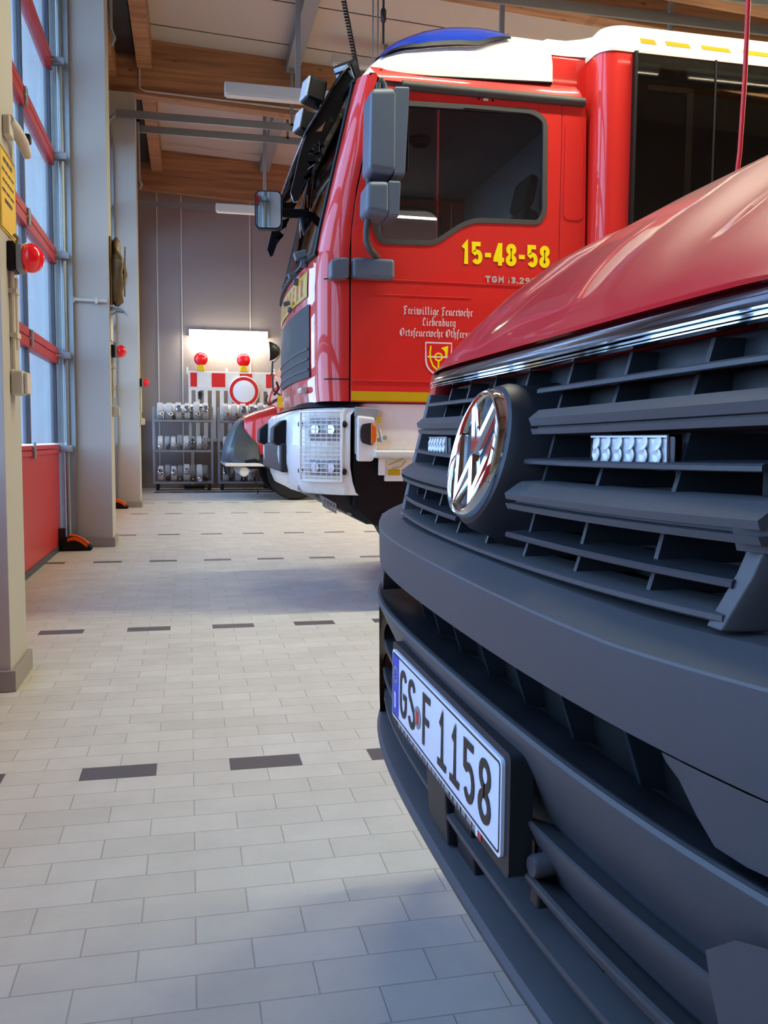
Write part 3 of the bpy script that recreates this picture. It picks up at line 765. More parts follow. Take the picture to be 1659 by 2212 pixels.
MB().lathe([(.225, -.012), (.29, -.012), (.29, -.007), (.225, -.007)], (1.1, 18.34, 1.97), (0, 1, 0), 40, ring=True).build('red_rim', SIGNRED, t)
t2 = MB().box(1.08, 1.12, 18.346, 18.37, .0, 2.2); t2.build('post', STEEL, t)
t = thing('work_glove', (.22, 18.25, 1.9), 'dark work glove hanging on the barrier above the left trolley', 'glove')
MB().box(.19, .26, 18.37, 18.395, 1.86, 1.96).build('palm', TYRE, t, bevel=.012)
for i in range(4): MB().tube([(.2 + i * .017, 18.38, 1.87), (.198 + i * .018, 18.38, 1.8 - .008 * (i in (1, 2)))], [.009, .007], 8).build('finger', TYRE, t)
MB().tube([(.262, 18.38, 1.92), (.285, 18.38, 1.87)], [.01, .007], 8).build('thumb', TYRE, t)

# ------------------------------------------------------------------ red van in the foreground
VY = 1.13
def G(u): return .05 * u * u + .17 * u ** 4
van = thing('van', (3.2, VY, 0), 'red fire service van with grey bumper parked in the foreground at right', 'van')

def uspan(a, b, n=24): return [a + (b - a) * i / n for i in range(n + 1)]
def sweep(mb, sec, us, zc=0., closed=True, zf=None):
    """cross-section [(X, z)] swept along the curved front; capped"""
    rings = [[(x + G(u), VY + u, z + zc * u * u + (zf(u, z) if zf else 0)) for x, z in sec] for u in us]
    if closed: mb.rings(rings)
    else: mb.grid(rings)
    return mb
US = uspan(-.53, .53)
# -- grille
def xg(z): return .37 + (z - .862) * .25
def thin(z, d=.055, h=.006, drop=.004):
    x = xg(z)
    return [(x + d, z + drop), (x + .002, z + .001), (x, z - .001), (x, z - h + .001), (x + .002, z - h), (x + d, z - h + drop + .002)]
for z, c in ((1.0645, .022), (.978, .02), (.889, .02)):
    for a, b in ((-.53, -.105), (.105, .53)) if z < 1.06 else ((-.545, -.09), (.09, .53)):
        sweep(MB(), thin(z), uspan(a, b, 14), c).build('grille_slat', GRILLE_SHADE, van, ang=30)
s2 = [(.45, 1.040), (.413, 1.038), (.400, 1.0275), (.4035, 1.0185), (.413, 1.0178), (.413, 1.0158), (.403, 1.015), (.405, 1.0085), (.45, 1.007)]
s4 = [(.43, .953), (.394, .952), (.389, .950), (.371, .9375), (.373, .9305), (.386, .9295), (.386, .9265), (.372, .9255), (.375, .919), (.43, .917)]
for s, c in ((s2, .02), (s4, .02)):
    for a, b in ((-.56, -.115), (.115, .535)): sweep(MB(), s, uspan(a, b, 14), c).build('grille_bar', PLAST, van, ang=22)
# chamfered end of the lower bar, running on towards the headlamp
for sg in (-1, 1):
    MB().rings([[(x + G(u) + q, VY + sg * u, z) for x, z in ((.43, .953), (.389, .950), (.371, .9375), (.376, .919), (.43, .917))] for u, q in ((.535, 0), (.56, .008), (.60, .03), (.66, .05))]).build('bar_end', PLAST, van, ang=25)
# lower grille edge, end frames
sweep(MB(), [(.43, .862), (.375, .8615), (.37, .8595), (.37, .855), (.373, .853), (.43, .851)], uspan(-.53, .53), .03).build('grille_frame', PLAST, van, ang=30)
for sg in (-1, 1):
    m = MB(); P = [(.53, .856), (.547, .9), (.566, .99), (.58, 1.09)]
    rings = []
    for u, z in P:
        x = xg(z) + G(u)
        rings.append([(x, VY + sg * (u - .02), z), (x, VY + sg * u, z), (x + .012, VY + sg * (u + .006), z), (x + .1, VY + sg * (u + .006), z), (x + .1, VY + sg * (u - .02), z)])
    m.rings(rings).build('frame_end', PLAST, van, bevel=.002)
    MB().prism([(.515, .40), (.585, .425), (.66, .47), (.66, .56), (.56, .56)], lambda a, b, t: (b + G(a), VY + sg * a, t), .852, .912).build('frame_corner', PLAST, van, bevel=.003)
# vertical ribs
rows = [(1.068, 1.092, 0), (1.04, 1.062, .5), (.981, 1.006, 0), (.954, .975, 0), (.892, .917, .0), (.864, .884, 0)]
for z0, z1, off in rows:
    for k in range(-4, 5):
        u = .0117 + .1375 * k + (.02 * off)
        if abs(u) > .5: continue
        x = xg(z0) + G(u) + .022
        MB().prism([(x + .012, z0 - .002), (x, z0 - .002), (x + .008, z1 + .003), (x + .09, z1 + .003), (x + .09, z0 - .002)], XZ(VY + u), -.0035, .0035).build('grille_rib', GRILLE_SHADE, van)
m = MB(); sweep(m, [(.50, .85), (.53, 1.1), (.54, 1.1), (.51, .85)], uspan(-.6, .6, 12), 0); m.build('grille_back', DPLAST, van)
# small backing tabs seen in the two upper rows
m = MB(); sweep(m, [(.475, 1.035), (.482, 1.1), (.49, 1.1), (.485, 1.035)], uspan(-.56, .56, 12), .01); m.build('upper_grille_backing', GRILLE_SHADE, van)
# -- chrome trim under the bonnet
for zz, h, p in ((1.1040, .0026, .003), (1.0995, .0038, 0.), (1.0955, .0024, .002)):
    x = .432
    sweep(MB(), [(x + .012, zz + h * .6), (x + .004 - p, zz + h * .8), (x - p, zz + h * .2), (x - p, zz - h * .4), (x + .004 - p, zz - h * .7), (x + .012, zz - h * .6)], uspan(-.62, .56, 30), .026).build('chrome_trim', CHROME, van, ang=25)
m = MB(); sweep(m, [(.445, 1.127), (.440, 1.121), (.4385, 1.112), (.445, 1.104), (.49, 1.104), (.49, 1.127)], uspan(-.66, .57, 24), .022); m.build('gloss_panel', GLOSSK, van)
# -- emblem on its round housing
EC = Vector((.381, VY, .982)); TILT = .232
eax = Vector((-math.cos(TILT), 0, math.sin(TILT))); eup = Vector((math.sin(TILT), 0, math.cos(TILT))); erd = Vector((0, -1, 0))
def efn(a, b, t): return tuple(EC + erd * a + eup * b + eax * t)
hs = MB().lathe([(.001, .004), (.086, .004), (.094, .0), (.1, -.012), (.104, -.04), (.118, -.075), (.12, -.1), (.001, -.1)], EC, eax, 48).build('emblem_housing', DPLAST, van, ang=30)
eb = thing
em = MB().lathe([(.0745, .0), (.0745, .010), (.078, .016), (.083, .017), (.0865, .013), (.088, .004), (.088, -.006), (.0745, -.006)], EC, eax, 64, ring=True).build('emblem', CHROME, van, ang=50)
def ridge(mb, pts, w, h, t0):
    """bevelled bar: flat centre, sloping flanks"""
    L2 = MB(); P = [Vector(p) for p in pts]; k = len(P); sec = [(-.5, 0), (-.34, 1.), (.34, 1.), (.5, 0)]
    rows = []
    for i in range(k):
        d1 = (P[i] - P[i - 1]).normalized() if i else (P[1] - P[0]).normalized()
        d2 = (P[i + 1] - P[i]).normalized() if i < k - 1 else d1
        n1 = Vector((-d1.y, d1.x)); n2 = Vector((-d2.y, d2.x)); mm = (n1 + n2).normalized(); q = 1 / max(.35, mm.dot(n1))
        rows.append([efn(*(P[i] + mm * (w * s * q)), t0 + h * e) for s, e in sec])
    mb.grid(rows)
R0 = .0765
def onr(a): return (R0 * math.cos(math.radians(a)), R0 * math.sin(math.radians(a)))
m = MB()
ridge(m, [onr(123), (0, .0045), onr(57)], .0175, .011, .003)
ridge(m, [onr(163), (-.031, -.058), (0, -.0085), (.031, -.058), onr(17)], .0175, .011, .003)
m.build('emblem_letters', CHROME, em, ang=20)
MB().lathe([(.001, .003), (.076, .003)], EC, eax, 40).build('emblem_disc', BLACK, em)
# -- two clear flashing lights in the grille
def strobe(u0, u1):
    zc_ = .992; x = .407
    o = MB(); sweep(o, [(x + .008, zc_ + .0135), (x + .004, zc_ + .0135), (x, zc_ + .012), (x, zc_ - .014), (x + .004, zc_ - .0155), (x + .008, zc_ - .0155)], uspan(u0, u1, 4))
    ob = o.build('flashing_light', LENS, van, bevel=.002)
    m = MB()
    for i in range(6):
        u = u0 + (u1 - u0) * (i + .6) / 6.2; c = (x - .001 + G(u), VY + u, zc_)
        m.lathe([(.0015, -.002), (.004, -.0015), (.0072, .001), (.0078, .0022), (.006, .003), (.0025, .0008)], (c[0], c[1], zc_ - .004), (-1, 0, 0), 12)
        m.lathe([(.002, -.002), (.005, -.001), (.0068, .0018), (.0045, .0026)], (c[0], c[1], zc_ + .0065), (-1, 0, .3), 12)
    m.build('reflector', LENS, ob, ang=20)
    fr = MB(); e = .0018
    P = [(u0, -.0155), (u1, -.0155), (u1, .0135), (u0, .0135), (u0, -.0155)]
    fr.tube([(x + G(u) - .0005, VY + u, zc_ + z) for u, z in P], e, 6); fr.build('rim', ALU, ob)
strobe(-.405, -.268); strobe(.268, .405)
# -- bumper
sec = [(.46, .850), (.392, .850), (.372, .8485), (.3335, .832), (.3308, .8305), (.3298, .828), (.3315, .77), (.3325, .7605), (.340, .7575), (.46, .7575)]
def endup(u, z):
    a = max(0, abs(u) - .45)
    return (.04 * a if z > .8 else 0)
us = uspan(-.94, .94, 60)
m = MB(); sweep(m, sec, us, 0, zf=endup); m.build('bumper_beam', PLAST, van, ang=13)
# corners of the bumper that close the intake at both ends
for sg in (-1, 1):
    U = [.515, .53, .55, .57, .6, .7, .8, .94]; ZL = [.75, .742, .722, .706, .7045, .71, .72, .74]
    rf = [(.3335 + G(u), VY + sg * u, .7585) for u in U]; rb = [(.338 + G(u), VY + sg * u, z) for u, z in zip(U, ZL)]
    rk = [(.43 + G(u), VY + sg * u, z) for u, z in zip(U, ZL)]
    MB().grid([rf, rb, rk]).build('bumper_corner', PLAST, van, ang=30)
# intake: back, shelf and ribs
m = MB(); sweep(m, [(.438, .655), (.42, .762), (.45, .762), (.47, .655)], uspan(-.93, .93, 30)); m.build('intake_back', VOID, van)
for k in range(-4, 6):
    u = .1 + .137 * (k - .45)
    if abs(u) > .56: continue
    x = .392 + G(u)
    MB().prism([(x - .012, .762), (x + .018, .672), (x + .06, .66), (x + .06, .762)], XZ(VY + u), -.004, .004).build('intake_rib', GRILLE_SHADE, van)
m = MB(); sweep(m, [(.47, .64), (.425, .663), (.38, .683), (.345, .697), (.333, .7025), (.328, .702), (.325, .6985), (.3265, .692), (.3515, .64), (.3765, .588), (.47, .585)], uspan(-.92, .92, 60), -.012); m.build('lower_beam', PLAST, van, ang=24)
m = MB(); sweep(m, [(.44, .6575), (.425, .6638), (.38, .6838), (.345, .6978), (.336, .7018), (.336, .7008), (.345, .6965), (.38, .682), (.44, .655)], uspan(-.9, .58, 50), -.012); m.build('intake_shade_skin', GRILLE_SHADE, van, ang=40)  # dark skin over the beam top, shade put into its colour
m = MB()
secA = [(.43, .590), (.378, .5865), (.345, .5995), (.342, .5985), (.3425, .594), (.352, .575), (.376, .529), (.43, .529)]
secB = [(.43, .530), (.38, .5285), (.344, .5445), (.340, .5435), (.3405, .539), (.349, .525), (.36, .511), (.43, .511)]
secC = [(.44, .494), (.40, .492), (.348, .487), (.343, .486), (.343, .480), (.35, .468), (.44, .466)]
for nm, s, z in (('lower_slat', secA, .01), ('lower_slat', secB, -.01), ('lower_slat', secC, .0)):
    for a, b in (((-.88, .88),) if s is secC else ((-.72, -.262), (.262, .72))):
        sweep(MB(), s, uspan(a, b, 24), z).build(nm, PLAST, van, ang=24)
m = MB(); sweep(m, [(.38, .60), (.385, .5), (.40, .5), (.40, .60)], uspan(-.30, .30, 16), -.01); m.build('plate_mount', DPLAST, van)
for sc, a, b in (([(.356, .59), (.350, .505), (.40, .505), (.40, .59)], -.283, -.262), ([(.356, .59), (.350, .505), (.40, .505), (.40, .59)], .262, .283), ([(.350, .50), (.358, .43), (.44, .43), (.44, .50)], -.07, .005), ([(.338, .545), (.345, .44), (.44, .44), (.44, .545)], .012, .115)):
    sweep(MB(), sc, uspan(a, b, 3)).build('plate_strut', DPLAST, van, bevel=.003)
for u in (-.42, -.26, .25, .4, -.56, .55): sweep(MB(), [(.37, .475), (.375, .425), (.44, .425), (.44, .475)], uspan(u - .018, u + .018, 2), -.02).build('bumper_strut', DPLAST, van)
for u in (-.36, -.5, .36, .5): sweep(MB(), [(.372, .515), (.376, .485), (.43, .485), (.43, .515)], uspan(u - .016, u + .016, 2), -.02).build('bumper_strut', DPLAST, van)
m = MB(); sweep(m, [(.46, .36), (.46, .452), (.44, .443), (.40, .440), (.352, .4365), (.335, .431), (.329, .424), (.3305, .416), (.36, .375)], uspan(-.94, .94, 60), -.01); m.build('bumper_lip', PLAST, van, ang=30)
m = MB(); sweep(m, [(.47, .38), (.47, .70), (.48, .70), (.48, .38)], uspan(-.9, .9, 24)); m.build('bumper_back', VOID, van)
MB().box(.60, .61, VY - .9, VY + .9, .36, 1.115).build('dark_blank_sheet', VOID, van)  # added black sheet standing for the shade behind the grille
MB().lathe([(.001, .012), (.0105, .012), (.0125, .008), (.0125, -.02)], (.352 + G(-.285), VY - .287, .5565), (-1, -.1, 0), 20).build('parking_sensor', PLAST, van)
# lower corner panels
for sg in (-1, 1):
    rows = []
    for zs, us_ in (([.629, .652, .660, .662, .662], [.572, .60, .625, .75, .94]), ([.60] * 5, [.58, .61, .65, .75, .94]), ([.55] * 5, [.598, .63, .67, .77, .94]), ([.49] * 5, [.63, .66, .70, .79, .94]), ([.43] * 5, [.66, .69, .73, .81, .94])):
        rows.append([(.3315 + G(u) + .01 * (.66 - z), VY + sg * u, z) for u, z in zip(us_, zs)])
    MB().grid(rows + [[(x + .05, y, z) for x, y, z in rows[-1]]]).build('corner_panel', PLAST, van)
# -- number plate
PX0 = .3215
pl = MB(); pl.prism(rrect(VY - .275, VY + .275, .536, .672, .009), YZ(PX0 + .004), 0, .026)
plate = pl.build('licence_plate', DPLAST, van, bevel=.003)
pw = MB(); pw.prism(rrect(VY - .26, VY + .26, .5525, .6625, .008), YZ(PX0), 0, .004); pw.build('plate_sheet', PLATEW, plate)
def pfn(a, b, t): return (PX0 - t, VY + .26 - a, .5525 + b)      # a runs left to right as read, from the far end
m = MB(); o = rrect(.004, .516, .004, .106, .006); i_ = rrect(.0065, .5135, .0065, .1035, .005)
m.prism([o, i_], pfn, .0002, .0006); m.build('plate_border', TEXTK, plate)
m = MB(); m.prism([(.007, .007), (.046, .007), (.046, .103), (.007, .103)], pfn, .0002, .0007); m.build('euro_strip', EUBLUE, plate)
m = MB(); letters(m, 'D', .019, .018, .026, pfn, .0012, w=.5, s=.17)
m.build('strip_letter', PLATEW, plate)
m = MB()
for q in range(12):
    a, b = .0265 + .012 * math.cos(q * PI / 6), .073 + .012 * math.sin(q * PI / 6)
    m.prism([(a + (.0024 if j % 2 == 0 else .001) * math.sin(j * PI / 5), b + (.0024 if j % 2 == 0 else .001) * math.cos(j * PI / 5)) for j in range(10)], pfn, .0008, .0012)
m.build('strip_stars', TEXTY, plate)
m = MB(); HH = .0755; y0 = .0175
x = letters(m, 'GS', .058, y0, HH, pfn, .0013, w=.56, s=.135, gap=.14)
x = letters(m, 'F', .196, y0, HH, pfn, .0013, w=.52, s=.135, gap=.14)
letters(m, '1158', .274, y0, HH, pfn, .0013, w=.56, s=.135, gap=.2, base1=True)
m.build('plate_lettering', TEXTK, plate)
MB().lathe([(.001, .0012), (.0165, .0012), (.0165, .0005)], pfn(.167, .046, 0), (-1, 0, 0), 24).build('seal', GREYMETAL, plate)
m = MB(); m.prism([(.161, .036), (.173, .036), (.173, .056), (.161, .056)], pfn, .0012, .0016); m.build('seal_crest', SIGNRED, plate)
# faint print on the holder rim: short white and red dashes
m = MB(); rnd = random.Random(5); a = .03
while a < .42:
    w = rnd.uniform(.006, .02); m.prism([(a, -.0115), (a + w, -.0115), (a + w, -.0045), (a, -.0045)], pfn, -.0039, -.0034); a += w + rnd.uniform(.003, .006)
m.build('holder_print', GREYMETAL, plate)
m = MB(); m.prism([(.436, -.0145), (.445, -.0145), (.445, -.002), (.436, -.002)], pfn, -.0039, -.0034); m.build('holder_red_mark', SIGNRED, plate)
m = MB(); m.prism([(.425, -.0145), (.433, -.0145), (.433, -.002), (.425, -.002)], pfn, -.0039, -.0034); m.build('holder_white_mark', PLATEW, plate)
# -- bonnet
prof = [(.438, 1.1285), (.4365, 1.133), (.443, 1.1405), (.4505, 1.150), (.477, 1.179), (.511, 1.2125), (.562, 1.2585), (.65, 1.3255), (.738, 1.3735), (.83, 1.413), (.922, 1.4515), (1.0, 1.491), (1.073, 1.528), (1.17, 1.575), (1.28, 1.622), (1.40, 1.667), (1.52, 1.705)]
def hoodz(u, i):
    a = abs(u); d = -max(0, a - .43) ** 2 * 1.15
    f = min(1, i / 3)
    return .02 * min(u * u, .2) + d * f - (.016 * math.exp(-((a - .28) / .07) ** 2) * min(1, max(0, i - 3) / 3))
us = [-.84, -.78, -.72, -.66] + uspan(-.6, .6, 40) + [.66, .72, .78, .84]
rows = []
for i, (x, z) in enumerate(prof):
    rows.append([(x + G(u) * (1 - .5 * min(1, i / 14)), VY + u, z + hoodz(u, i)) for u in us])
MB().grid(rows).build('bonnet', VRED, van, ang=50)
# fenders, headlamps, cab, load body
for sg in (-1, 1):
    rows = []
    for x in (.70, .85, 1.0, 1.3, 1.6):
        zt = 1.13 + max(0, x - .7) * .5
        rows.append([(x - .1, VY + sg * .80, zt), (x, VY + sg * .93, zt - .05), (x + .03, VY + sg * .985, zt - .2), (x + .03, VY + sg * 1.0, .95), (x + .02, VY + sg * 1.0, .72)])
    MB().grid(rows).build('fender', VRED, van, ang=40)
for sg in (-1, 1):
    m = MB(); U = [.60, .68, .76, .84, .92, .97]
    XX = [.47, .49, .52, .57, .66, .80]
    m.grid([[(x + q, VY + sg * u, z + dz) for u, x, dz in zip(U, XX, [0, .0, .01, .02, .04, .07])] for z, q in ((.90, 0), (.98, .005), (1.06, .03), (1.09, .06))])
    m.build('headlamp', LENS, van, solid=.004)
for sg in (-1, 1):
    def hole(cx, r): return [(cx + r * math.cos(q * PI / 14), .42 + r * math.sin(q * PI / 14)) for q in range(0, 15)]
    side = [(.75, .42)] + [(1.34 - .43, .42)] + hole(1.34, .43)[::-1][1:-1] + [(1.34 + .43, .42), (5.0 - .43, .42)] + hole(5.0, .43)[::-1][1:-1] + [(5.43, .42), (6.2, .45), (6.2, 2.4), (6.1, 2.55), (2.5, 2.55), (2.2, 2.45), (1.62, 1.60), (1.2, 1.40), (.75, 1.0)]
    win = [(1.85, 1.62), (2.75, 1.62), (2.75, 2.25), (2.28, 2.25)]
    MB().prism([side, win], XZ(VY + sg * .99), -.012, .012).build('body_side', VRED, van)
for sg in (-1, 1): MB().prism([(1.85, 1.62), (2.75, 1.62), (2.75, 2.25), (2.28, 2.25)], XZ(VY + sg * .985), -.004, .004).build('side_window', GLASSB, van)
MB().grid([[(1.50 + .10 * (1 - math.cos(u * 1.2)), VY + u, 1.69), (2.22, VY + u * .95, 2.45)] for u in uspan(-.97, .97, 12)]).build('windscreen', GLASSC, van)
MB().box(2.22, 6.2, VY - .98, VY + .98, 2.44, 2.56).box(6.1, 6.2, VY - .98, VY + .98, .45, 2.42).build('roof', VRED, van, bevel=.04)
MB().box(1.0, 6.1, VY - .97, VY + .97, .40, .46).box(1.45, 1.6, VY - .95, VY + .95, .46, 1.55).box(2.7, 2.8, VY - .95, VY + .95, .46, 2.4).build('cab_floor', INTER, van)
for sg in (-1, 1):
    for x in (1.34, 5.0):
        w = MB().lathe([(.20, -.1), (.33, -.105), (.36, -.08), (.37, 0), (.36, .08), (.33, .105), (.20, .1)], (x, VY + sg * .87, .37), (0, 1, 0), 32, ring=True).build('wheel', TYRE, van)
        MB().lathe([(.001, -.06), (.06, -.06), (.08, -.09), (.17, -.07), (.205, -.1), (.205, .1), (.17, .07), (.08, .09), (.001, .06)], (x, VY + sg * .87, .37), (0, 1, 0), 24).build('rim', STEEL, w)

# ------------------------------------------------------------------ the fire engine in the second bay
TY = 6.12; YS = 5.0; YB_ = 4.87
fe = thing('fire_engine', (4.0, TY, 0), 'red and white fire engine with blue roof light parked beyond the van', 'fire engine')
def interp(tab, z):
    if z <= tab[0][0]: return tab[0][1]
    for (a, b), (c, d) in zip(tab[:-1], tab[1:]):
        if z <= c: return b + (d - b) * (z - a) / (c - a)
    return tab[-1][1]
SEAM = [(1.22, .898), (2.1, .898), (2.35, .924), (2.6, .976), (2.83, 1.0), (2.95, 1.034), (3.06, 1.07)]
XW = [(1.2, .74), (1.35, .725), (1.9, .722), (2.09, .728), (3.03, .945), (3.1, .97)]
def plan(z, vmax=1.12):
    xs, xw = interp(SEAM, z) - .009, interp(XW, z); xf = xw - .05
    P = [(xf + .05 * abs(v) ** 2.2, v) for v in (0, .2, .4, .6, .75, .88, .96)]
    P += [(xs - (xs - xw) * math.cos(math.radians(t)), 1.0 + .12 * math.sin(math.radians(t))) for t in (0, 18, 36, 54, 70, 82, 90)]
    full = [(x, -v) for x, v in P[::-1]] + P[1:]
    return [(x, TY + v, z) for x, v in full]
ZL = [1.22, 1.3, 1.45, 1.7, 1.9, 2.0, 2.06]
MB().grid([plan(z) for z in ZL]).build('cab_front', RED, fe, ang=50)
ZU = [2.06, 2.2, 2.4, 2.6, 2.8, 2.95, 3.03]
rows = [plan(z) for z in ZU]
n = len(rows[0])
MB().grid([r[:8] for r in rows]).build('screen_pillar', RED, fe, ang=50)
MB().grid([r[-8:] for r in rows]).build('screen_pillar', RED, fe, ang=50)
MB().grid([r[7:n - 7] for r in rows]).build('windscreen', GLASSC, fe, ang=50)
m = MB()
for r in (rows[0], rows[-1]): m.tube([(x - .004, y, z) for x, y, z in r[6:n - 6]], .016, 6)
for k_ in (7, n - 8): m.tube([(r[k_][0] - .003, r[k_][1], r[k_][2]) for r in rows], .014, 6)
m.build('screen_seal', BLACK, fe)
for sg in (-1, 1):
    m = MB(); m.grid([[(x - .012, TY + sg * 1.105, z), (x + .004, TY + sg * 1.105, z)] for z, x in SEAM]); m.build('door_gap', BLACK, fe)
    for zz in (1.905, 1.345):
        pl_ = plan(zz); pl_ = pl_[:5] if sg < 0 else pl_[-5:]
        MB().tube([(x - .002, y + sg * .002, z) for x, y, z in pl_], .0032, 6).build('panel_joint', BLACK, fe)
# far and near cab sides with a window opening
door_out = [(.898, 1.217), (.898, 1.9), (.9, 2.164), (.924, 2.353), (.976, 2.595), (1.0, 2.83), (1.034, 2.947), (1.08, 2.962), (2.137, 2.967), (2.137, 1.217)]
win_out = [(1.02, 2.18), (1.03, 2.35), (1.06, 2.6), (1.105, 2.85), (1.155, 2.888), (1.958, 2.909), (2.045, 2.86), (2.052, 2.33), (2.015, 2.264), (1.622, 2.254), (1.54, 2.222), (1.407, 2.13), (1.36, 2.112), (1.06, 2.104)]
win_o = roundpoly(win_out, [.05, .0, .0, .05, .05, .08, .08, .07, .06, .1, .1, .1, .06, .05])
def inset(poly, d):
    c = Vector((sum(p[0] for p in poly) / len(poly), sum(p[1] for p in poly) / len(poly)))
    out = []; k = len(poly)
    area = sum(poly[i - 1][0] * poly[i][1] - poly[i][0] * poly[i - 1][1] for i in range(k))
    s = 1 if area > 0 else -1
    for i in range(k):
        a, b = Vector(poly[i - 1]), Vector(poly[(i + 1) % k]); t = (b - a).normalized()
        out.append((poly[i][0] - t.y * d * s, poly[i][1] + t.x * d * s))
    return out
win_i = inset(win_o, .024)
rear_out = [(2.141, 1.217), (2.141, 2.967), (2.2, 2.968), (2.275, 2.965), (2.29, 2.9), (2.30, 2.3), (2.305, 1.217)]
for sg in (-1, 1):
    fn = XZ(TY + sg * 1.12)
    d = MB().prism([door_out, win_o], fn, -.012, .012).build('door', RED, fe, bevel=.004)
    MB().prism([inset(win_o, -.004), win_i], fn, -.017, .014).build('window_seal', RUBBER, d, bevel=.004)
    MB().prism(win_i, fn, -.003, .003).build('window_pane', GLASST, d)
    if sg < 0:
        # yellow stripe, crease lines, key plate, lettering
        yf = lambda a, b, t: (a, YS - .0135 - t, b)
        MB().prism([(.90, 1.224), (2.136, 1.224), (2.136, 1.278), (.90, 1.278)], yf, -.001, .0006).build('yellow_stripe', STRIPE, d)
        m = MB(); m.prism([(.905, 1.903), (2.13, 1.903), (2.13, 1.909), (.905, 1.909)], yf, -.001, .003)
        m.prism([(.905, 1.82), (1.6, 1.82), (1.6, 1.825), (.905, 1.825)], yf, -.001, .002)
        m.prism([(.905, 1.335), (2.13, 1.335), (2.13, 1.342), (.905, 1.342)], yf, -.001, .004); m.build('crease', RED, d, bevel=.001)
        m = MB()
        letters(m, '15-48-58', 1.536, 2.016, .128, yf, .0015, w=.51, s=.195, gap=.08, widths={'-': .36, '1': .42})
        m.build('number_lettering', TEXTY, d)
        m = MB(); letters(m, 'TGM', 1.684, 1.917, .038, yf, .003, w=.86, s=.26, gap=.2)
        letters(m, '13.290', 1.822, 1.917, .038, yf, .003, w=.8, s=.24, gap=.16, widths={'1': .3, '.': .26}); m.build('silver_lettering', SILVER, d)
        m = MB()
        blackletter(m, 'Freiwillige Feuerwehr', 1.406, 1.720, .0278, yf, .0012)
        blackletter(m, 'Liebenburg', 1.410, 1.658, .0278, yf, .0012)
        blackletter(m, 'Ortsfeuerwehr Othfresen', 1.402, 1.596, .0278, yf, .0012)
        m.build('blackletter_lettering', TEXTW, d)
        # coat of arms
        sx, sz = 1.410, 1.474
        def S(a, b): return (sx + (a - 450) * .0008, sz - (b - 1000) * .0008)
        out = [S(350, 885), S(550, 885), S(550, 1010)] + [S(450 + 100 * math.cos(math.radians(q)), 1010 + 108 * math.sin(math.radians(q))) for q in range(15, 166, 15)] + [S(350, 1010)]
        inn = inset(out, .0095)
        sh = MB().prism([out, inn], yf, -.001, .0012).build('crest_border', TEXTW, d)
        MB().prism(inn, yf, -.001, .0008).build('crest_field', SIGNRED, sh)
        m = MB()
        ribbon(m, [S(392, 912), S(386, 960), S(390, 1010), S(410, 1055), S(447, 1085)], .009, yf, .0013)
        ribbon(m, [S(450, 1015), S(450, 1088)], .010, yf, .0014)
        ribbon(m, [S(450 + 26 * math.cos(q * PI / 10), 990 + 26 * math.sin(q * PI / 10)) for q in range(21)], .009, yf, .0015)
        m.add([yf(*S(a, b), .0014) for a, b in ((468, 925), (522, 908), (516, 985), (500, 985), (497, 950))], [(0, 1, 2, 3, 4)])
        m.build('crest_charges', TEXTY, sh)
        m = MB(); ribbon(m, [S(370, 990), S(520, 990)], .009, yf, .0012); m.build('crest_bar', TEXTW, sh)
        m = MB(); m.prism(rrect(1.655, 1.685, 2.932, 2.946, .006), yf, 0, .003); m.build('marker_lens', CREAM, d)
        m = MB()
        for x in (1.628, 1.712): m.lathe([(.001, .004), (.006, .003), (.006, -.002)], (x, YS - .013, 2.938), (0, -1, 0), 10)
        m.build('screw', BLACK, d)
    MB().prism(rear_out, fn, -.012, .012).build('cab_corner', RED, fe, bevel=.006)
# pressed panel behind the door
m = MB(); m.prism(roundpoly([(2.16, 2.3), (2.16, 2.87), (2.25, 2.87), (2.275, 2.75), (2.283, 2.3)], .04), XZ(YS - .0125), -.004, 0); m.build('pressed_panel', RED, fe, bevel=.003)
m = MB(); m.prism([(2.16, 1.224), (2.3, 1.224), (2.3, 1.278), (2.16, 1.278)], lambda a, b, t: (a, YS - .0135 - t, b), -.001, .0006); m.build('yellow_stripe', STRIPE, fe)
# rain bar over the door
for sg in (-1, 1):
    y = TY + sg * 1.135
    m = MB(); m.rings([[(x, y + .028 * math.cos(q * PI / 6), 2.973 + .027 * math.sin(q * PI / 6)) for q in range(12)] for x in (1.18, 1.6, 2.0, 2.272)]); m.build('rain_bar', RUBBER, fe)
    m = MB(); m.grid([[(x, TY + sg * (1.128 - .0 * i), 2.995) for x in (1.06, 1.3, 1.7, 2.1, 2.27)], [(x, TY + sg * 1.118, 3.035) for x in (1.03, 1.3, 1.7, 2.1, 2.255)], [(x, TY + sg * 1.09, 3.075) for x in (1.0, 1.3, 1.7, 2.08, 2.235)]]); m.build('roof_rail', RED, fe)
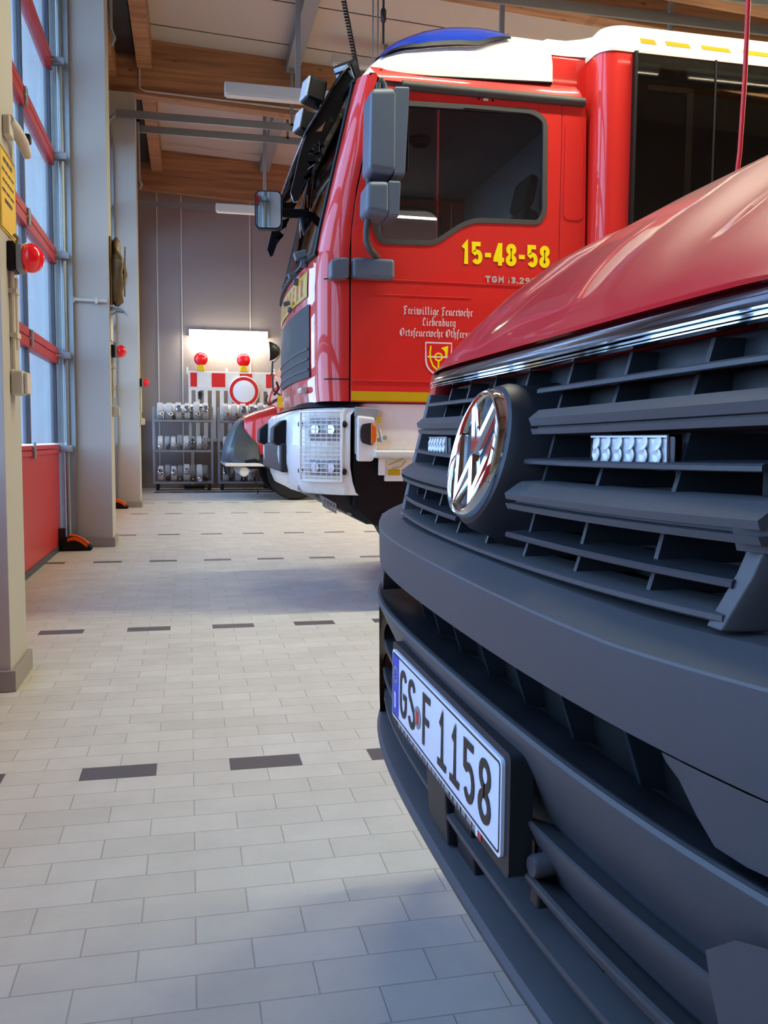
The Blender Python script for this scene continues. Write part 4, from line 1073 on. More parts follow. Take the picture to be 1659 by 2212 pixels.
# interior
MB().box(.95, 2.28, TY - 1.08, TY + 1.08, 1.2, 1.26).box(2.24, 2.29, TY - 1.08, TY + 1.08, 1.26, 3.0).box(.98, 2.28, TY - 1.08, TY + 1.08, 2.985, 3.02).build('cab_lining', INTER, fe)
MB().prism([(.80, 1.26), (1.12, 1.26), (1.2, 2.0), (1.1, 2.08), (.80, 2.06)], XZ(TY), -1.0, 1.0).build('dashboard', INTER, fe, bevel=.02)
for v in (-.62, .62):
    s = MB().box(1.45, 1.95, TY + v - .25, TY + v + .25, 1.6, 1.72).build('seat', SEAT, fe, bevel=.04)
    MB().prism([(1.88, 1.7), (1.98, 1.7), (2.13, 2.42), (2.03, 2.45)], XZ(TY + v), -.24, .24).build('seat_back', SEAT, s, bevel=.04)
    MB().prism([(2.05, 2.47), (2.12, 2.46), (2.16, 2.66), (2.10, 2.68)], XZ(TY + v), -.14, .14).build('head_rest', SEAT, s, bevel=.03)
    MB().box(1.5, 1.9, TY + v - .2, TY + v + .2, 1.26, 1.6).build('seat_base', DPLAST, s)
m = MB(); c = Vector((1.30, TY - .62, 2.1)); ax = Vector((-.55, 0, -.83)).normalized(); e1 = Vector((0, 1, 0)); e2 = ax.cross(e1)
m.tube([c + (e1 * math.cos(q * PI / 16) + e2 * math.sin(q * PI / 16)) * .225 for q in range(32)], .016, 8, closed=True)
for q in (0, PI, -PI / 2): m.tube([c + ax * .04, c + (e1 * math.cos(q) + e2 * math.sin(q)) * .22], .014, 6)
m.tube([c, c + ax * .3], .04, 10)
m.build('steering_wheel', BLACK, fe)
MB().lathe([(.07, 0), (.075, .02), (.05, .05), (.001, .055)], (1.5, TY - .3, 2.98), (0, 0, -1), 16).build('cabin_lamp', SEAT, fe)
# roof cap with the blue light built in
CAPH = [(.96, .0), (.985, .06), (1.03, .13), (1.1, .20), (1.2, .26), (1.35, .315), (1.5, .35), (1.7, .375), (1.9, .385), (2.08, .37)]
def zb(x): return 3.028 + .045 * (x - .98)
def capring(x, h, off=0., t0=0, t1=180, n=28):
    r = []
    for i in range(n + 1):
        t = math.radians(t0 + (t1 - t0) * i / n); c_, s_ = math.cos(t), math.sin(t)
        hw = 1.105 - .06 * max(0, (1.15 - x) / .19) ** 2
        r.append((x, TY - math.copysign(abs(c_) ** .42, c_) * (hw + off), zb(x) + (h + off) * abs(s_) ** .6))
    return r
rows = [capring(x, h) for x, h in CAPH]
MB().grid(rows + [[(2.085, y, zb(2.08) + (z - zb(2.08)) * .9) for _, y, z in rows[-1]], [(2.085, y, zb(2.08)) for _, y, z in rows[-1]]]).build('roof_cap', WHITE, fe, ang=50)
m = MB(); m.tube([(x, TY - 1.108, zb(x) + .001) for x in (1.0, 1.3, 1.7, 2.08)], .006, 6).tube([(x, TY + 1.108, zb(x)) for x in (1.0, 1.3, 1.7, 2.08)], .006, 6); m.build('roof_seal', BLACK, fe)
rows = []; rows2 = []
for i in range(15):
    f = i / 14; x = 1.075 + .77 * f; h = interp(CAPH, x); e = .055 * math.sin(PI * min(1, f * 1.02)) ** .6
    t0 = interp([(0, 27), (.3, 20), (.74, 19), (1.0, 33)], f)
    r = capring(x, h + e, .012, t0, 180 - t0, 28); rows.append(r)
    rows2.append((capring(x, h + e, .014, t0 - 4.5, t0, 4), capring(x, h + e, .014, 180 - t0, 184.5 - t0, 4)))
MB().grid(rows).build('blue_light', BLUELENS, fe, ang=50)
m = MB(); m.grid([a for a, b in rows2]); m.grid([b for a, b in rows2])
m.grid([capring(1.845 + .015 * k, interp(CAPH, 1.845) + .005, .012, 40, 140, 20) for k in (0, 1)])
m.build('blue_light_base', BLACK, fe, ang=50)
# roof end spoiler towards the body
# ---- crew body
BF = 2.32
def bplan(z, off=0):
    r = .10; cy = YB_ - off
    L_ = [(BF - off + r - r * math.cos(math.radians(t)), cy + r - r * math.sin(math.radians(t))) for t in (0, 15, 30, 45, 60, 75, 90)]
    P = [(BF - off, TY)] + L_ + [(7.6, cy)]
    Q = [(x, 2 * TY - y) for x, y in P[::-1]]
    return [(x, y, z) for x, y in P + Q[:-1]]
MB().grid([bplan(.95), bplan(1.2), bplan(2.2), bplan(3.25)]).build('crew_body', RED, fe, ang=30)
rr = [bplan(3.232, .004), bplan(3.245, .006)] + [[(x, y, z) for x, y, z in bplan(3.34, .004)]]
def shrink(ring, d, z):
    out = []
    for x, y, _ in ring:
        out.append((x + d if x < 3 else x, y + d if y < TY else y - d, z))
    return out
rr += [shrink(bplan(0), .03, 3.385), shrink(bplan(0), .09, 3.42), shrink(bplan(0), .4, 3.44)]
m = MB(); m.grid(rr); last = rr[-1]; m.add(last, [tuple(range(len(last)))]); m.build('body_roof', WHITE, fe, ang=40)
m = MB()
for i, (x0, x1, w) in enumerate(((2.56, 2.66, .018), (2.72, 2.88, .016), (2.95, 3.14, .015), (3.22, 3.45, .016), (3.53, 3.8, .016), (3.9, 4.2, .016), (4.3, 4.7, .016))):
    m.prism([(x0, 3.305 - w), (x1, 3.303 - w), (x1 - .02, 3.303 + w * .5), (x0 - .01, 3.305 + w * .5)], XZ(YB_ + .012), -.018, .02)
m.build('reflective_stripe', STRIPE, fe)
# white upper joint between cab and body and the red collar under it
MB().box(2.09, 2.34, TY - 1.0, TY + 1.0, 3.0, 3.30).build('gap_filler', RED, fe, bevel=.05)
m = MB(); m.rings([[(x, TY - hw, 3.265), (x, TY - hw, z1 - .07), (x, TY - hw + .03, z1 - .02), (x, TY - hw + .10, z1), (x, TY + hw - .10, z1), (x, TY + hw - .03, z1 - .02), (x, TY + hw, z1 - .07), (x, TY + hw, 3.265)] for x, hw, z1 in ((2.083, 1.04, 3.385), (2.2, 1.04, 3.385), (2.3, 1.05, 3.40), (2.40, 1.06, 3.425), (2.46, 1.06, 3.43))]); m.build('roof_bridge', WHITE, fe, ang=50)
MB().box(2.09, 2.40, TY - 1.045, TY + 1.045, 2.99, 3.265).build('collar', RED, fe, bevel=.02)
# dark crew windows, near side
for sg in (-1, 1):
    y = TY + sg * 1.25
    MB().box(3.02, 3.032, y + sg * .028, y + sg * .036, 2.05, 3.225).build('window_joint', BLACK, fe) if sg > 0 else MB().box(3.02, 3.032, y - .036, y - .028, 2.05, 3.225).build('window_joint', BLACK, fe)
    o_ = sg * .030
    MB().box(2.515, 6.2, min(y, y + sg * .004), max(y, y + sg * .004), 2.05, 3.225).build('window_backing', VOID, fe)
    MB().box(2.53, 6.2, y + o_ - .002, y + o_ + .002, 2.06, 3.22).build('crew_window', GLASSB, fe)
    for a, b in ((2.512, 2.53), (6.2, 6.22)): MB().box(a, b, min(y, y + o_ * 1.15), max(y, y + o_ * 1.15), 2.05, 3.23).build('window_edge', BLACK, fe)
# things behind the dark glass
MB().box(2.86, 2.90, YB_ - .012, YB_ - .006, 2.06, 3.03).box(2.61, 2.9, YB_ - .012, YB_ - .006, 3.03, 3.06).build('inner_frame', GREYMETAL, fe)
for x, z in ((2.655, 2.235), (2.765, 2.23), (2.65, 2.15)):
    cn = MB().lathe([(.001, -.02), (.04, -.02), (.04, .03), (.001, .03)], (x, YB_ - .001, z), (0, 0, 1), 20, -PI / 2 - 1.6, -PI / 2 + 1.6)
    cn.v = [(a, YB_ - .006 + (b - YB_) * .35, c) for a, b, c in cn.v]; cn = cn.build('canister', DPLAST, fe)
    MB().prism(rrect(x - .046, x + .046, z + .03, z + .052, .006), XZ(YB_ - .012), -.006, .006).build('canister_cap', TEXTY, cn)
    m = MB(); ribbon(m, [(x + .014 + .010 * math.cos(q * PI / 6), z + .005 + .011 * math.sin(q * PI / 6)) for q in range(13)], .004, XZ(YB_ - .0215), 0); m.build('canister_mark', TEXTY, cn)
# ---- white lower cab, bumper, lamps
MB().prism([(.93, .92), (2.3, .92), (2.3, 1.21), (.93, 1.21)], XZ(YS + .03), -.01, .03).build('lower_cab_panel', WHITE, fe, bevel=.006)
MB().prism([(.92, 1.13), (1.06, 1.12), (1.07, 1.18), (.92, 1.19)], XZ(YS - .01), -.01, .03).build('mud_flap_mount', GREYMETAL, fe, bevel=.01)
def bump(z, g=0., o=0.):
    P = [(.56, 0), (.565, .45), (.585, .68), (.625, .86), (.70, 1.0), (.80, 1.09), (.895, 1.125)]
    P = [(x + g * (1 - v * .3) - o, v + o * .6) for x, v in P]
    full = [(x, -v) for x, v in P[::-1]] + P[1:]
    return [(x, TY + v, z) for x, v in full]
rows = [bump(1.185, .10), bump(1.17, .04), bump(1.14, .005), bump(1.0, 0), bump(.86, .0), bump(.76, .025), bump(.70, .055), bump(.685, .08)]
def cut(r): return r
mm_ = MB(); mm_.grid([[p for p in r] for r in rows]); mm_.build('bumper', WHITE, fe, ang=45)
for a, b in ((YS + .004, TY - .9), (TY + .9, TY + 1.116)): MB().box(.86, .902, a, b, .69, 1.185).build('bumper_side', WHITE, fe, bevel=.01)
MB().grid([bump(1.19, .08), bump(1.225, .14)]).build('bumper_gap', BLACK, fe)
# headlamps with white guards on the two corners
def corner(s, z, o):
    """point on the bumper corner: s 0..1 from the front towards the side"""
    P = [(.585, .68), (.625, .86), (.70, 1.0), (.80, 1.09), (.895, 1.125)]
    t = s * 4; i = min(3, int(t)); f = t - i
    x = P[i][0] + (P[i + 1][0] - P[i][0]) * f; v = P[i][1] + (P[i + 1][1] - P[i][1]) * f
    return x - o * .8, v + o * .6, z
for sg in (-1, 1):
    def cp(s, z, o): x, v, z_ = corner(s, z, o); return (x, TY + sg * v, z_)
    for (z0, z1) in ((.995, 1.125), (.80, .885)):
        hl = MB().grid([[cp(.46 + .40 * i / 8, z0 + (z1 - z0) * j / 4, .006 + .01 * math.sin(PI * j / 4)) for i in range(9)] for j in range(5)]).build('headlamp', HLENS, fe)
        m = MB()
        for k in (.56, .76):
            c = cp(k, (z0 + z1) / 2, .016); m.lathe([(.001, .0), (.012, .001), (.024, .006), (.028, .008)], c, (-.7, sg * .7, 0), 16)
        m.build('reflector', ALU, hl)
    m = MB(); S0, S1 = .36, .93
    for j in range(17):
        z = .765 + .395 * j / 16
        m.tube([cp(S0 + (S1 - S0) * i / 10, z, .026) for i in range(11)], .0034, 5)
    for i in range(9):
        s = S0 + (S1 - S0) * i / 8; m.tube([cp(s, .765, .026), cp(s, 1.16, .026)], .0022, 5)
    loop = [cp(S0 + (S1 - S0) * i / 10, 1.163, .027) for i in range(11)] + [cp(S1, 1.163 - .398 * i / 6, .027) for i in range(1, 7)] + [cp(S1 - (S1 - S0) * i / 10, .765, .027) for i in range(1, 11)] + [cp(S0, .765 + .398 * i / 6, .027) for i in range(1, 6)]
    m.tube(loop, .009, 6, closed=True)
    g = m.build('headlamp_guard', WHITE, fe)
    m = MB()
    for s in (.345, .955):
        for z in (1.09, .82): m.ball(cp(s, z, .02), (.016, .016, .02), 8, 6)
    m.build('guard_clip', BLACK, g)
# centre of the bumper: dark recess, step, two covered lamps
m = MB().box(.545, .60, TY - .66, TY + .66, .80, .98); m.build('bumper_recess', DPLAST, fe, bevel=.015)
for sg in (-1, 1):
    y = TY + sg * .55
    b = MB().prism([(.50, .985), (.505, 1.075), (.56, 1.12), (.63, 1.125), (.63, .965), (.53, .965)], XZ(y), -.10, .10).build('hook_cover', BLACK, fe, bevel=.012)
    MB().lathe([(.026, 0), (.03, -.05), (.022, -.11), (.001, -.12)], (.565, y - .03, .965), (0, 0, 1), 12).build('white_grip', CREAM, b)
MB().prism([(.64, .70), (.70, .665), (.78, .625), (.78, .66), (.70, .70), (.64, .735)], XZ(TY), -.8, .8).build('bumper_step', GREYMETAL, fe, bevel=.005)
m = MB(); m.prism([(.74, .682), (.95, .69), (1.3, .62), (1.3, .50), (1.02, .505), (.76, .65)], XZ(TY), -1.0, 1.0); m.build('underrun', DPLAST, fe, bevel=.01)
m = MB().prism([(.92, .62), (1.05, .505), (1.30, .47), (1.30, .95), (.92, .95)], XZ(TY - 1.02), -.06, .2); m.build('wheel_arch_front', BLACK, fe, bevel=.015)
P = [[(.742, .683), (.837, .63), (.837, .57), (.758, .614)]] + [[(.764 + .018 * i, .656 - .0105 * i), (.774 + .018 * i, .650 - .0105 * i), (.777 + .018 * i, .624 - .0105 * i), (.767 + .018 * i, .630 - .0105 * i)] for i in range(4)]
MB().prism(P, XZ(TY - 1.0), -.016, -.004).build('perforated_plate', GREYMETAL, fe)
m = MB(); m.tube([(1.10, YS + .02, .58), (1.12, YS + .02, .52), (1.19, YS + .02, .49), (1.36, YS + .02, .50)], .014, 8).tube([(.905, TY - 1.008, .575), (.925, TY - 1.008, .565)], .01, 6); m.build('step_pipe', ALU, fe)
# indicator panel, step and lower panel behind the bumper
ip = MB().prism([(.93, .88), (1.02, .88), (1.045, .95), (1.03, 1.13), (.93, 1.14)], XZ(YS - .02), -.03, .02).build('indicator_panel', WHITE, fe, bevel=.012)
il = MB().prism(roundpoly([(.955, .985), (1.012, .97), (1.025, 1.0), (1.025, 1.075), (1.012, 1.10), (.955, 1.09), (.945, 1.06), (.945, 1.01)], .012), XZ(YS - .055), -.02, .01).build('side_lamp', DPLAST, fe, bevel=.006)
MB().prism([(1.003, .975), (1.03, .99), (1.035, 1.03), (1.03, 1.08), (1.003, 1.098)], XZ(YS - .057), -.023, .008).build('amber_lens', AMBER, il, bevel=.005)
m = MB(); m.tube([(1.05, YS - .03, 1.0), (1.08, YS - .04, 1.01), (1.1, YS - .04, 1.02)], .012, 8).tube([(1.06, YS - .03, 1.06), (1.075, YS - .05, .99)], .008, 8); m.build('latch', STEEL, fe)
sp = MB().box(1.02, 2.2, YS - .10, YS + .08, .90, .945).build('step', FIXW, fe, bevel=.015)
m = MB()
for i in range(46):
    for j in range(3): m.prism([(1.05 + i * .025 - .007, YS - .07 + j * .05 - .01), (1.05 + i * .025 + .007, YS - .07 + j * .05 - .01), (1.05 + i * .025 + .007, YS - .07 + j * .05 + .01), (1.05 + i * .025 - .007, YS - .07 + j * .05 + .01)], XY(.945), 0, .006)
m.build('tread_studs', CREAM, sp)
MB().box(1.06, 1.10, YS - .02, YS, .80, .92).box(1.10, 2.0, YS + .0, YS + .02, .765, .90).build('lower_box', WHITE, fe, bevel=.004)
m = MB().box(1.12, 1.19, YS - .004, YS, .80, .835).box(1.04, 1.06, YS - .06, YS - .05, 1.10, 1.135); m.build('yellow_label', STRIPE, fe)
m = MB(); m.tube([(1.14, YS - .01, .84), (1.19, YS - .02, .85), (1.22, YS - .02, .88), (1.2, YS - .02, .895), (1.12, YS - .015, .86)], .0035, 5); m.build('loose_wire', STRIPE, fe)
MB().box(1.0, 7.4, TY - .45, TY + .45, .55, .95).box(2.4, 7.4, TY - 1.2, TY + 1.2, .6, .96).build('chassis', BLACK, fe, bevel=.02)
for x in (1.95, 5.9):
    for sg in (-1, 1):
        w = MB().lathe([(.28, -.15), (.46, -.15), (.5, -.11), (.505, 0), (.5, .11), (.46, .15), (.28, .15)], (x, TY + sg * .98, .505), (0, 1, 0), 36, ring=True).build('wheel', TYRE, fe)
        MB().lathe([(.001, -.09), (.09, -.1), (.11, -.06), (.22, -.04), (.28, -.14), (.28, .14), (.22, .04), (.001, .09)], (x, TY + sg * .98, .505), (0, 1, 0), 24).build('rim', GREYMETAL, w)
m = MB(); m.box(1.34, 1.46, YS + .2, YS + .5, .42, .66); m.build('air_tank', GREYMETAL, fe, bevel=.03)
MB().lathe([(.09, -.06), (.11, -.05), (.11, .05), (.09, .06), (.001, .06), (.001, -.06)], (1.62, YS + .25, .55), (0, 1, 0), 20).build('brake_cylinder', STEEL, fe)
MB().box(.93, 2.29, TY - 1.04, TY + 1.04, .74, 1.19).build('cab_underside', BLACK, fe)
# ---- front flap: dark grille, yellow panel with red letters
def fpan(z, v0, v1, o, n=12):
    pts = plan(z); out = []
    for i in range(n + 1):
        v = v0 + (v1 - v0) * i / n
        for (xa, ya, _), (xb, yb, _) in zip(pts[:-1], pts[1:]):
            if (ya - TY) <= v <= (yb - TY):
                f = (v - (ya - TY)) / (yb - ya); out.append((xa + (xb - xa) * f - o, TY + v, z)); break
    return out
MB().grid([fpan(z, -.83, .83, .006) for z in (1.37, 1.45, 1.6, 1.72, 1.80)]).build('front_grille', BLACK, fe)
m = MB()
for z in (1.42, 1.48, 1.54): m.tube([(x, y, z) for x, y, z in fpan(z, -.8, .8, .007)], .007, 6)
m.build('grille_bars', PLAST, fe)
MB().grid([fpan(z, -.77, .77, .005) for z in (1.85, 1.9, 1.95, 2.0)]).build('yellow_front_panel', STRIPE, fe)
m = MB()
ff = lambda a, b, t: (fpan(b, -(a - .82), -(a - .82) + .01, .007, 1)[0])
letters(m, 'FEUERWEHR', .10, 1.872, .105, ff, 0, w=.62, s=.17, gap=.92)
m.build('front_lettering', SIGNRED, fe)
m = MB(); m.tube([fpan(1.30, -.72, -.6, .02, 1)[0], fpan(1.30, -.72, -.6, .02, 1)[1]], .02, 8); m.build('front_marker', CREAM, fe)
for v, z, s in ((-.72, 2.07, .05), (-.45, 2.0, .036), (-.2, 1.86, .03)):
    p = Vector(fpan(z, v, v + .02, .02, 1)[0])
    MB().obox(p + Vector((-.02, 0, .03)), (s * 1.5, s * 1.2, s * .9), Matrix.Rotation(-.35, 3, 'Y')).obox(p + Vector((.0, 0, -.01)), (s * .8, s * .9, s * 1.2), Matrix.Rotation(.2, 3, 'Y')).build('washer_nozzle', MIRG, fe, bevel=.006)
m = MB()
for v in (-.3, .1):
    m.tube([fpan(2.06, v, v + .02, .012, 1)[0], fpan(2.12, v + .3, v + .32, .012, 1)[0], fpan(2.14, v + .6, v + .62, .012, 1)[0]], .008, 6)
m.build('wiper', BLACK, fe)
# ---- visor with lamps on brackets
VIS_O = [(0.971, 3.212), (0.887, 3.112), (0.829, 3.02), (0.772, 2.917), (0.682, 2.768), (0.638, 2.628), (0.609, 2.503), (0.593, 2.44), (0.612, 2.385), (0.637, 2.393)]
VIS_I = [(0.669, 2.482), (0.721, 2.554), (0.746, 2.636), (0.804, 2.765), (0.862, 2.869), (0.907, 2.971), (0.952, 3.062), (0.965, 3.125)]
VIS_H = [[(0.733, 2.793), (0.826, 2.884), (0.843, 2.861), (0.775, 2.8)], [(0.714, 2.702), (0.762, 2.74), (0.762, 2.684), (0.698, 2.658)], [(0.692, 2.577), (0.734, 2.611), (0.718, 2.554)]]
for sg in (-1, 1):
    MB().prism([VIS_O + VIS_I] + VIS_H, XZ(TY + sg * .80), -.012, .012).build('visor_bracket', VISOR, fe, bevel=.003)
MB().grid([[(x - .004, TY + v, z + .02 * (1 - v * v)) for v in uspan(-.86, .86, 12)] for x, z in VIS_O[:5]]).build('sun_visor', VISOR, fe, solid=.012)
def work_lamp(x, y, z, s, tilt):
    R = Matrix.Rotation(math.radians(13), 3, 'Z') @ Matrix.Rotation(tilt, 3, 'Y')
    l = MB().obox((x, y, z), (.105 * s, .13 * s, .13 * s), R).build('work_lamp', BLACK, fe, bevel=.015 * s)
    c = Vector((x, y, z)) + R @ Vector((-.056 * s, 0, 0))
    MB().obox(c, (.012 * s, .11 * s, .115 * s), R).build('lamp_glass', LENS, l, bevel=.004)
    a = Vector((x, y, z)) + R @ Vector((.02, 0, -.065 * s))
    MB().tube([a, a + Vector((.07 * s, 0, -.06 * s)), a + Vector((.10 * s, 0, -.05 * s))], .012, 8).build('lamp_bracket', BLACK, l)
work_lamp(.756, 5.5, 3.085, 1.05, .2)
work_lamp(.711, 5.5, 2.90, 1.0, .2)
R = Matrix.Rotation(math.radians(38), 3, 'Z') @ Matrix.Rotation(-.55, 3, 'Y')
for v in (-.76, .76):
    c = Vector((.938, TY + v, 3.155))
    l = MB().obox(c, (.06, .15, .13), R).build('flood_lamp', BLACK, fe, bevel=.012)
    m = MB().obox(c + R @ Vector((-.031, 0, 0)), (.008, .125, .105), R); m.build('lamp_glass', LENS, l, bevel=.003)
    m = MB()
    for q in (-.025, .025): m.obox(c + R @ Vector((-.036, 0, q)), (.003, .12, .012), R)
    m.build('lamp_bar', BLACK, l)
    MB().tube([(.96, TY + v, 3.12), (1.03, TY + v, 3.10)], .025, 10).build('lamp_bracket', BLACK, l)
# ---- mirrors
def rbox(name, x0, x1, y0, y1, z0, z1, m_, par, b): return MB().box(x0, x1, y0, y1, z0, z1).build(name, m_, par, bevel=b, seg=4)
def mirror_set(sg):
    ya, yb = TY + sg * 1.42, TY + sg * 1.2
    y0, y1 = min(ya, yb), max(ya, yb)
    g = MB().prism([(.938, 2.41), (.945, 2.84), (1.085, 2.855), (1.085, 2.40)], XZ(0), y0, y1).build('main_mirror', MIRG, fe, bevel=.035, seg=4)
    MB().prism([(1.075, 2.402), (1.075, 2.857), (1.155, 2.862), (1.135, 2.402)], XZ(0), y0 + .004, y1 - .004).build('mirror_rim', MIRG, g, bevel=.012, seg=3)
    MB().box(1.155, 1.157, y0 + .03, y1 - .03, 2.44, 2.82).build('mirror_glass', MIRROR, g)
    g = MB().prism([(.924, 2.20), (.93, 2.365), (1.055, 2.372), (1.055, 2.185)], XZ(0), y0, y1).build('wide_mirror', MIRG, fe, bevel=.03, seg=4)
    MB().prism([(1.045, 2.187), (1.045, 2.373), (1.113, 2.374), (1.105, 2.187)], XZ(0), y0 + .004, y1 - .004).build('mirror_rim', MIRG, g, bevel=.012, seg=3)
    ym = TY + sg * 1.27; yd = TY + sg * 1.15
    for pth, rr in (([(1.05, ym, 2.85), (1.05, ym, 2.91), (1.03, ym, 2.94), (1.018, ym, 2.92), (1.016, ym, 2.85)], .016), ([(1.03, ym, 2.935), (1.06, TY + sg * 1.12, 2.92)], .014), ([(.968, ym, 2.43), (.968, ym, 2.36)], .018), ([(.966, ym, 2.22), (.955, ym, 2.13), (.957, ym, 2.08), (.975, ym, 2.04), (1.03, TY + sg * 1.2, 2.012), (1.045, yd, 1.98), (1.05, yd, 1.95)], .019)):
        MB().tube(pth, rr, 10).build('mirror_arm', RUBBER, fe)
    MB().box(.886, 1.128, TY + sg * 1.20 - .03, TY + sg * 1.20 + .05, 1.892, 2.005).build('mirror_bracket', MIRG, fe, bevel=.022, seg=3)
    MB().prism([(.766, 1.882), (.766, 1.985), (.80, 2.0), (.872, 2.003), (.872, 1.89)], XZ(TY + sg * 1.175), -.05, .05).build('mirror_bracket', MIRG, fe, bevel=.018, seg=3)
mirror_set(-1); mirror_set(1)
# kerb mirror in front of the windscreen
R = Matrix.Rotation(math.radians(-9), 3, 'Z')
c = Vector((.502, 5.75, 2.442))
def kfn(a, b, t): return tuple(c + R @ Vector((a, t, b)))
km = MB().prism([rrect(-.085, .085, -.118, .118, .035)], kfn, .0, .06).build('kerb_mirror', BLACK, fe, bevel=.012, seg=3)
MB().prism(rrect(-.078, .078, -.11, .11, .032), kfn, -.004, .0).build('mirror_glass', MIRROR, km)
m = MB(); m.tube([(.56, 5.80, 2.44), (.64, 5.82, 2.445), (.72, 5.82, 2.45), (.80, 5.84, 2.44)], [.022, .03, .03, .025], 10)
m.tube([(.72, 5.82, 2.45), (.74, 5.83, 2.35), (.77, 5.84, 2.25)], .018, 8).build('kerb_mirror_arm', BLACK, fe)

# ------------------------------------------------------------------ old engine at the back
OY = 15.7
oe = thing('old_fire_engine', (2.6, OY, 0), 'older red fire engine with tarpaulin covered front pump at the back', 'fire engine')
m = MB(); rows = []
for x, zt, hw in ((.88, 1.22, .62), (.92, 1.38, .72), (1.1, 1.45, .82), (1.36, 1.53, .92), (1.5, 1.58, .95)):
    rows.append([(x, OY - hw, .75), (x, OY - hw, zt - .12), (x, OY - hw * .85, zt - .02), (x, OY, zt + .03), (x, OY + hw * .85, zt - .02), (x, OY + hw, zt - .12), (x, OY + hw, .75)])
m.grid(rows); m.add(rows[0], [tuple(range(7))]); m.build('bonnet', RED, oe, ang=40)
MB().prism([(1.42, .7), (1.42, 1.6), (1.6, 2.3), (1.75, 2.4), (3.4, 2.4), (3.4, .7)], XZ(OY), -1.05, 1.05).build('cab', RED, oe, bevel=.05)
MB().grid([[(1.43, OY + v, 1.62), (1.60, OY + v, 2.27)] for v in (-.9, 0, .9)]).build('windscreen', GLASSB, oe, solid=.01)
MB().box(3.45, 6.5, OY - 1.1, OY + 1.1, .8, 2.6).build('load_body', RED, oe, bevel=.04)
MB().box(1.42, 1.58, OY - 1.062, OY - 1.048, 1.52, 1.72).build('yellow_plate', STRIPE, oe)
# platform, tank, covered pump
MB().box(.57, 1.45, OY - 1.1, OY + 1.1, .56, .615).build('bumper', WHITE, oe, bevel=.012)
MB().lathe([(.001, -.9), (.07, -.9), (.085, -.85), (.085, .85), (.07, .9), (.001, .9)], (.88, OY - .1, .47), (0, 1, 0), 18).build('tank', WHITE, oe)
rnd = random.Random(9); rings = []
for k, (z, x0, x1, hw) in enumerate(((.62, .55, 1.30, .95), (.7, .55, 1.31, .93), (.85, .57, 1.29, .9), (1.0, .62, 1.27, .84), (1.15, .69, 1.22, .75), (1.27, .78, 1.16, .62), (1.34, .85, 1.1, .45), (1.37, .92, 1.03, .25))):
    ring = []
    for j in range(26):
        a = 2 * PI * j / 26; c_, s_ = math.cos(a), math.sin(a)
        ww = 1 + .035 * math.sin(3 * a + k * .8) + rnd.uniform(-.02, .02)
        ring.append(((x0 + x1) / 2 + (x1 - x0) / 2 * math.copysign(abs(c_) ** .6, c_) * ww, OY + hw * math.copysign(abs(s_) ** .6, s_) * ww, z + .015 * math.sin(5 * a)))
    rings.append(ring)
MB().rings(rings).build('pump_cover', TARP, oe, ang=25)
m = MB()
for y in (-.98, .5): m.prism([(.60, .56), (.66, .56), (.66, .38), (.62, .38)], XZ(OY + y), -.02, .02)
m.tube([(1.08, OY - .95, .5), (1.1, OY - .95, .1)], .012, 6).tube([(1.0, OY - .95, .42), (1.12, OY - .95, .15)], .008, 6)
m.build('stand', DPLAST, oe)
MB().tube([(.9, OY - 1.0, .63), (1.05, OY - 1.06, .66), (1.2, OY - 1.08, .6), (1.5, OY - 1.08, .3)], .03, 8).build('intake_hose', BLACK, oe)
MB().prism([(1.30, .5), (1.40, .9), (1.6, .97), (2.1, .97), (2.25, .6), (2.2, .55), (2.0, .85), (1.6, .85), (1.45, .5)], XZ(OY - .9), -.18, .18).build('mudguard', WHITE, oe, bevel=.02)
for x in (1.72, 5.0):
    for sg in (-1, 1):
        w = MB().lathe([(.26, -.12), (.42, -.12), (.455, -.08), (.46, 0), (.455, .08), (.42, .12), (.26, .12)], (x, OY + sg * .9, .46), (0, 1, 0), 32, ring=True).build('wheel', TYRE, oe)
        MB().lathe([(.001, -.06), (.08, -.08), (.1, -.04), (.2, -.03), (.26, -.11), (.26, .11), (.2, .03), (.001, .06)], (x, OY + sg * .9, .46), (0, 1, 0), 24).build('rim', WHITE, w)
MB().box(1.0, 6.3, OY - .4, OY + .4, .5, .8).build('chassis', BLACK, oe)
# search lamp on its pole, mirror
YL = OY - 1.08
sl = MB().lathe([(.001, .14), (.05, .135), (.10, .10), (.135, .04), (.15, 0), (.15, -.025), (.001, -.025)], (1.31, YL, 2.43), (1, 0, .05), 28).build('search_lamp', BLACK, oe, ang=50)
MB().lathe([(.001, -.032), (.138, -.028)], (1.31, YL, 2.43), (1, 0, .05), 28).build('lamp_glass', LENS, sl)
MB().tube([(1.36, YL, 2.25), (1.44, YL, 2.33), (1.47, YL, 2.43), (1.44, YL, 2.53)], .012, 8).build('yoke', STEEL, sl)
MB().tube([(1.34, YL, 2.27), (1.33, YL, 2.05), (1.35, YL, 1.8), (1.5, YL + .05, 1.7)], .016, 8).tube([(1.36, YL, 2.12), (1.31, YL, 2.06), (1.35, YL, 1.98)], .008, 6).build('pole', DPLAST, oe)
m = MB(); m.tube([(1.26, YL - .02, 1.72), (1.22, YL - .02, 1.64), (1.27, YL - .02, 1.56), (1.34, YL - .02, 1.6)], .012, 6).tube([(1.36, YL, 1.72), (1.44, YL, 1.83), (1.40, YL, 1.94)], .02, 8).build('mirror_arm', BLACK, oe)

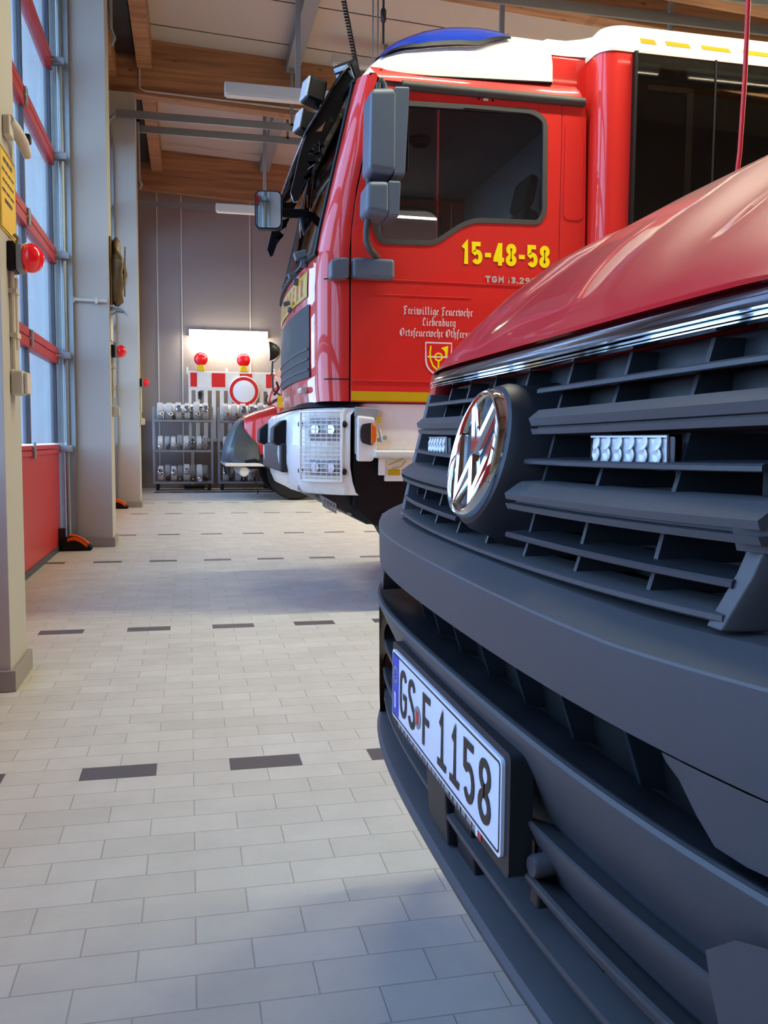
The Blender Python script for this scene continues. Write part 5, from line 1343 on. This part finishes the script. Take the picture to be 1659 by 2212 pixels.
# ------------------------------------------------------------------ light, sky, camera
w = bpy.data.worlds.new('sky'); scene.world = w; w.use_nodes = True
nt = w.node_tree; N = nt.nodes; L = nt.links; bg = N['Background']
tc = N.new('ShaderNodeTexCoord'); sx = N.new('ShaderNodeSeparateXYZ'); L.new(tc.outputs['Generated'], sx.inputs[0])
cr = N.new('ShaderNodeValToRGB'); L.new(sx.outputs[2], cr.inputs[0])
cr.color_ramp.elements[0].position = .0; cr.color_ramp.elements[0].color = (.55, .75, 1, 1)
cr.color_ramp.elements[1].position = .6; cr.color_ramp.elements[1].color = (.38, .6, 1, 1)
L.new(cr.outputs[0], bg.inputs[0]); bg.inputs[1].default_value = SKY_S
for a, b in BAYS:      # portals guide sky light through the door openings
    la = bpy.data.lights.new('door_portal', 'AREA'); la.shape = 'RECTANGLE'; la.size = 4.9; la.size_y = b - a; la.cycles.is_portal = True
    lo = bpy.data.objects.new('door_portal', la); COL.objects.link(lo); lo.location = (-1.62, (a + b) / 2, 2.6); lo.rotation_euler = (0, math.radians(-90), 0)

cam = bpy.data.cameras.new('camera'); co = bpy.data.objects.new('camera', cam); COL.objects.link(co)
cam.sensor_fit = 'HORIZONTAL'; cam.sensor_width = 36; cam.lens = 36 * 1917.8 / 1659; cam.clip_start = .02
p_, y_, r_ = .0804, .2162, .0076
cy, sy, cp_, sp_ = math.cos(y_), math.sin(y_), math.cos(p_), math.sin(p_)
fwd = Vector((sy * cp_, cy * cp_, -sp_)); rt = Vector((cy, -sy, 0)); up = rt.cross(fwd)
r2 = rt * math.cos(r_) + up * math.sin(r_); u2 = -rt * math.sin(r_) + up * math.cos(r_)
M = Matrix((r2, u2, -fwd)).transposed().to_4x4(); M.translation = Vector((0, 0, 1.0))
co.matrix_world = M
scene.camera = co
scene.view_settings.view_transform = 'Standard'; scene.view_settings.look = 'None'
scene.view_settings.exposure = EXPO
scene.cycles.use_denoising = True
scene.cycles.max_bounces = 8; scene.cycles.diffuse_bounces = 4; scene.cycles.transparent_max_bounces = 12
scene.cycles.sample_clamp_indirect = 6; scene.cycles.caustics_reflective = False; scene.cycles.caustics_refractive = False
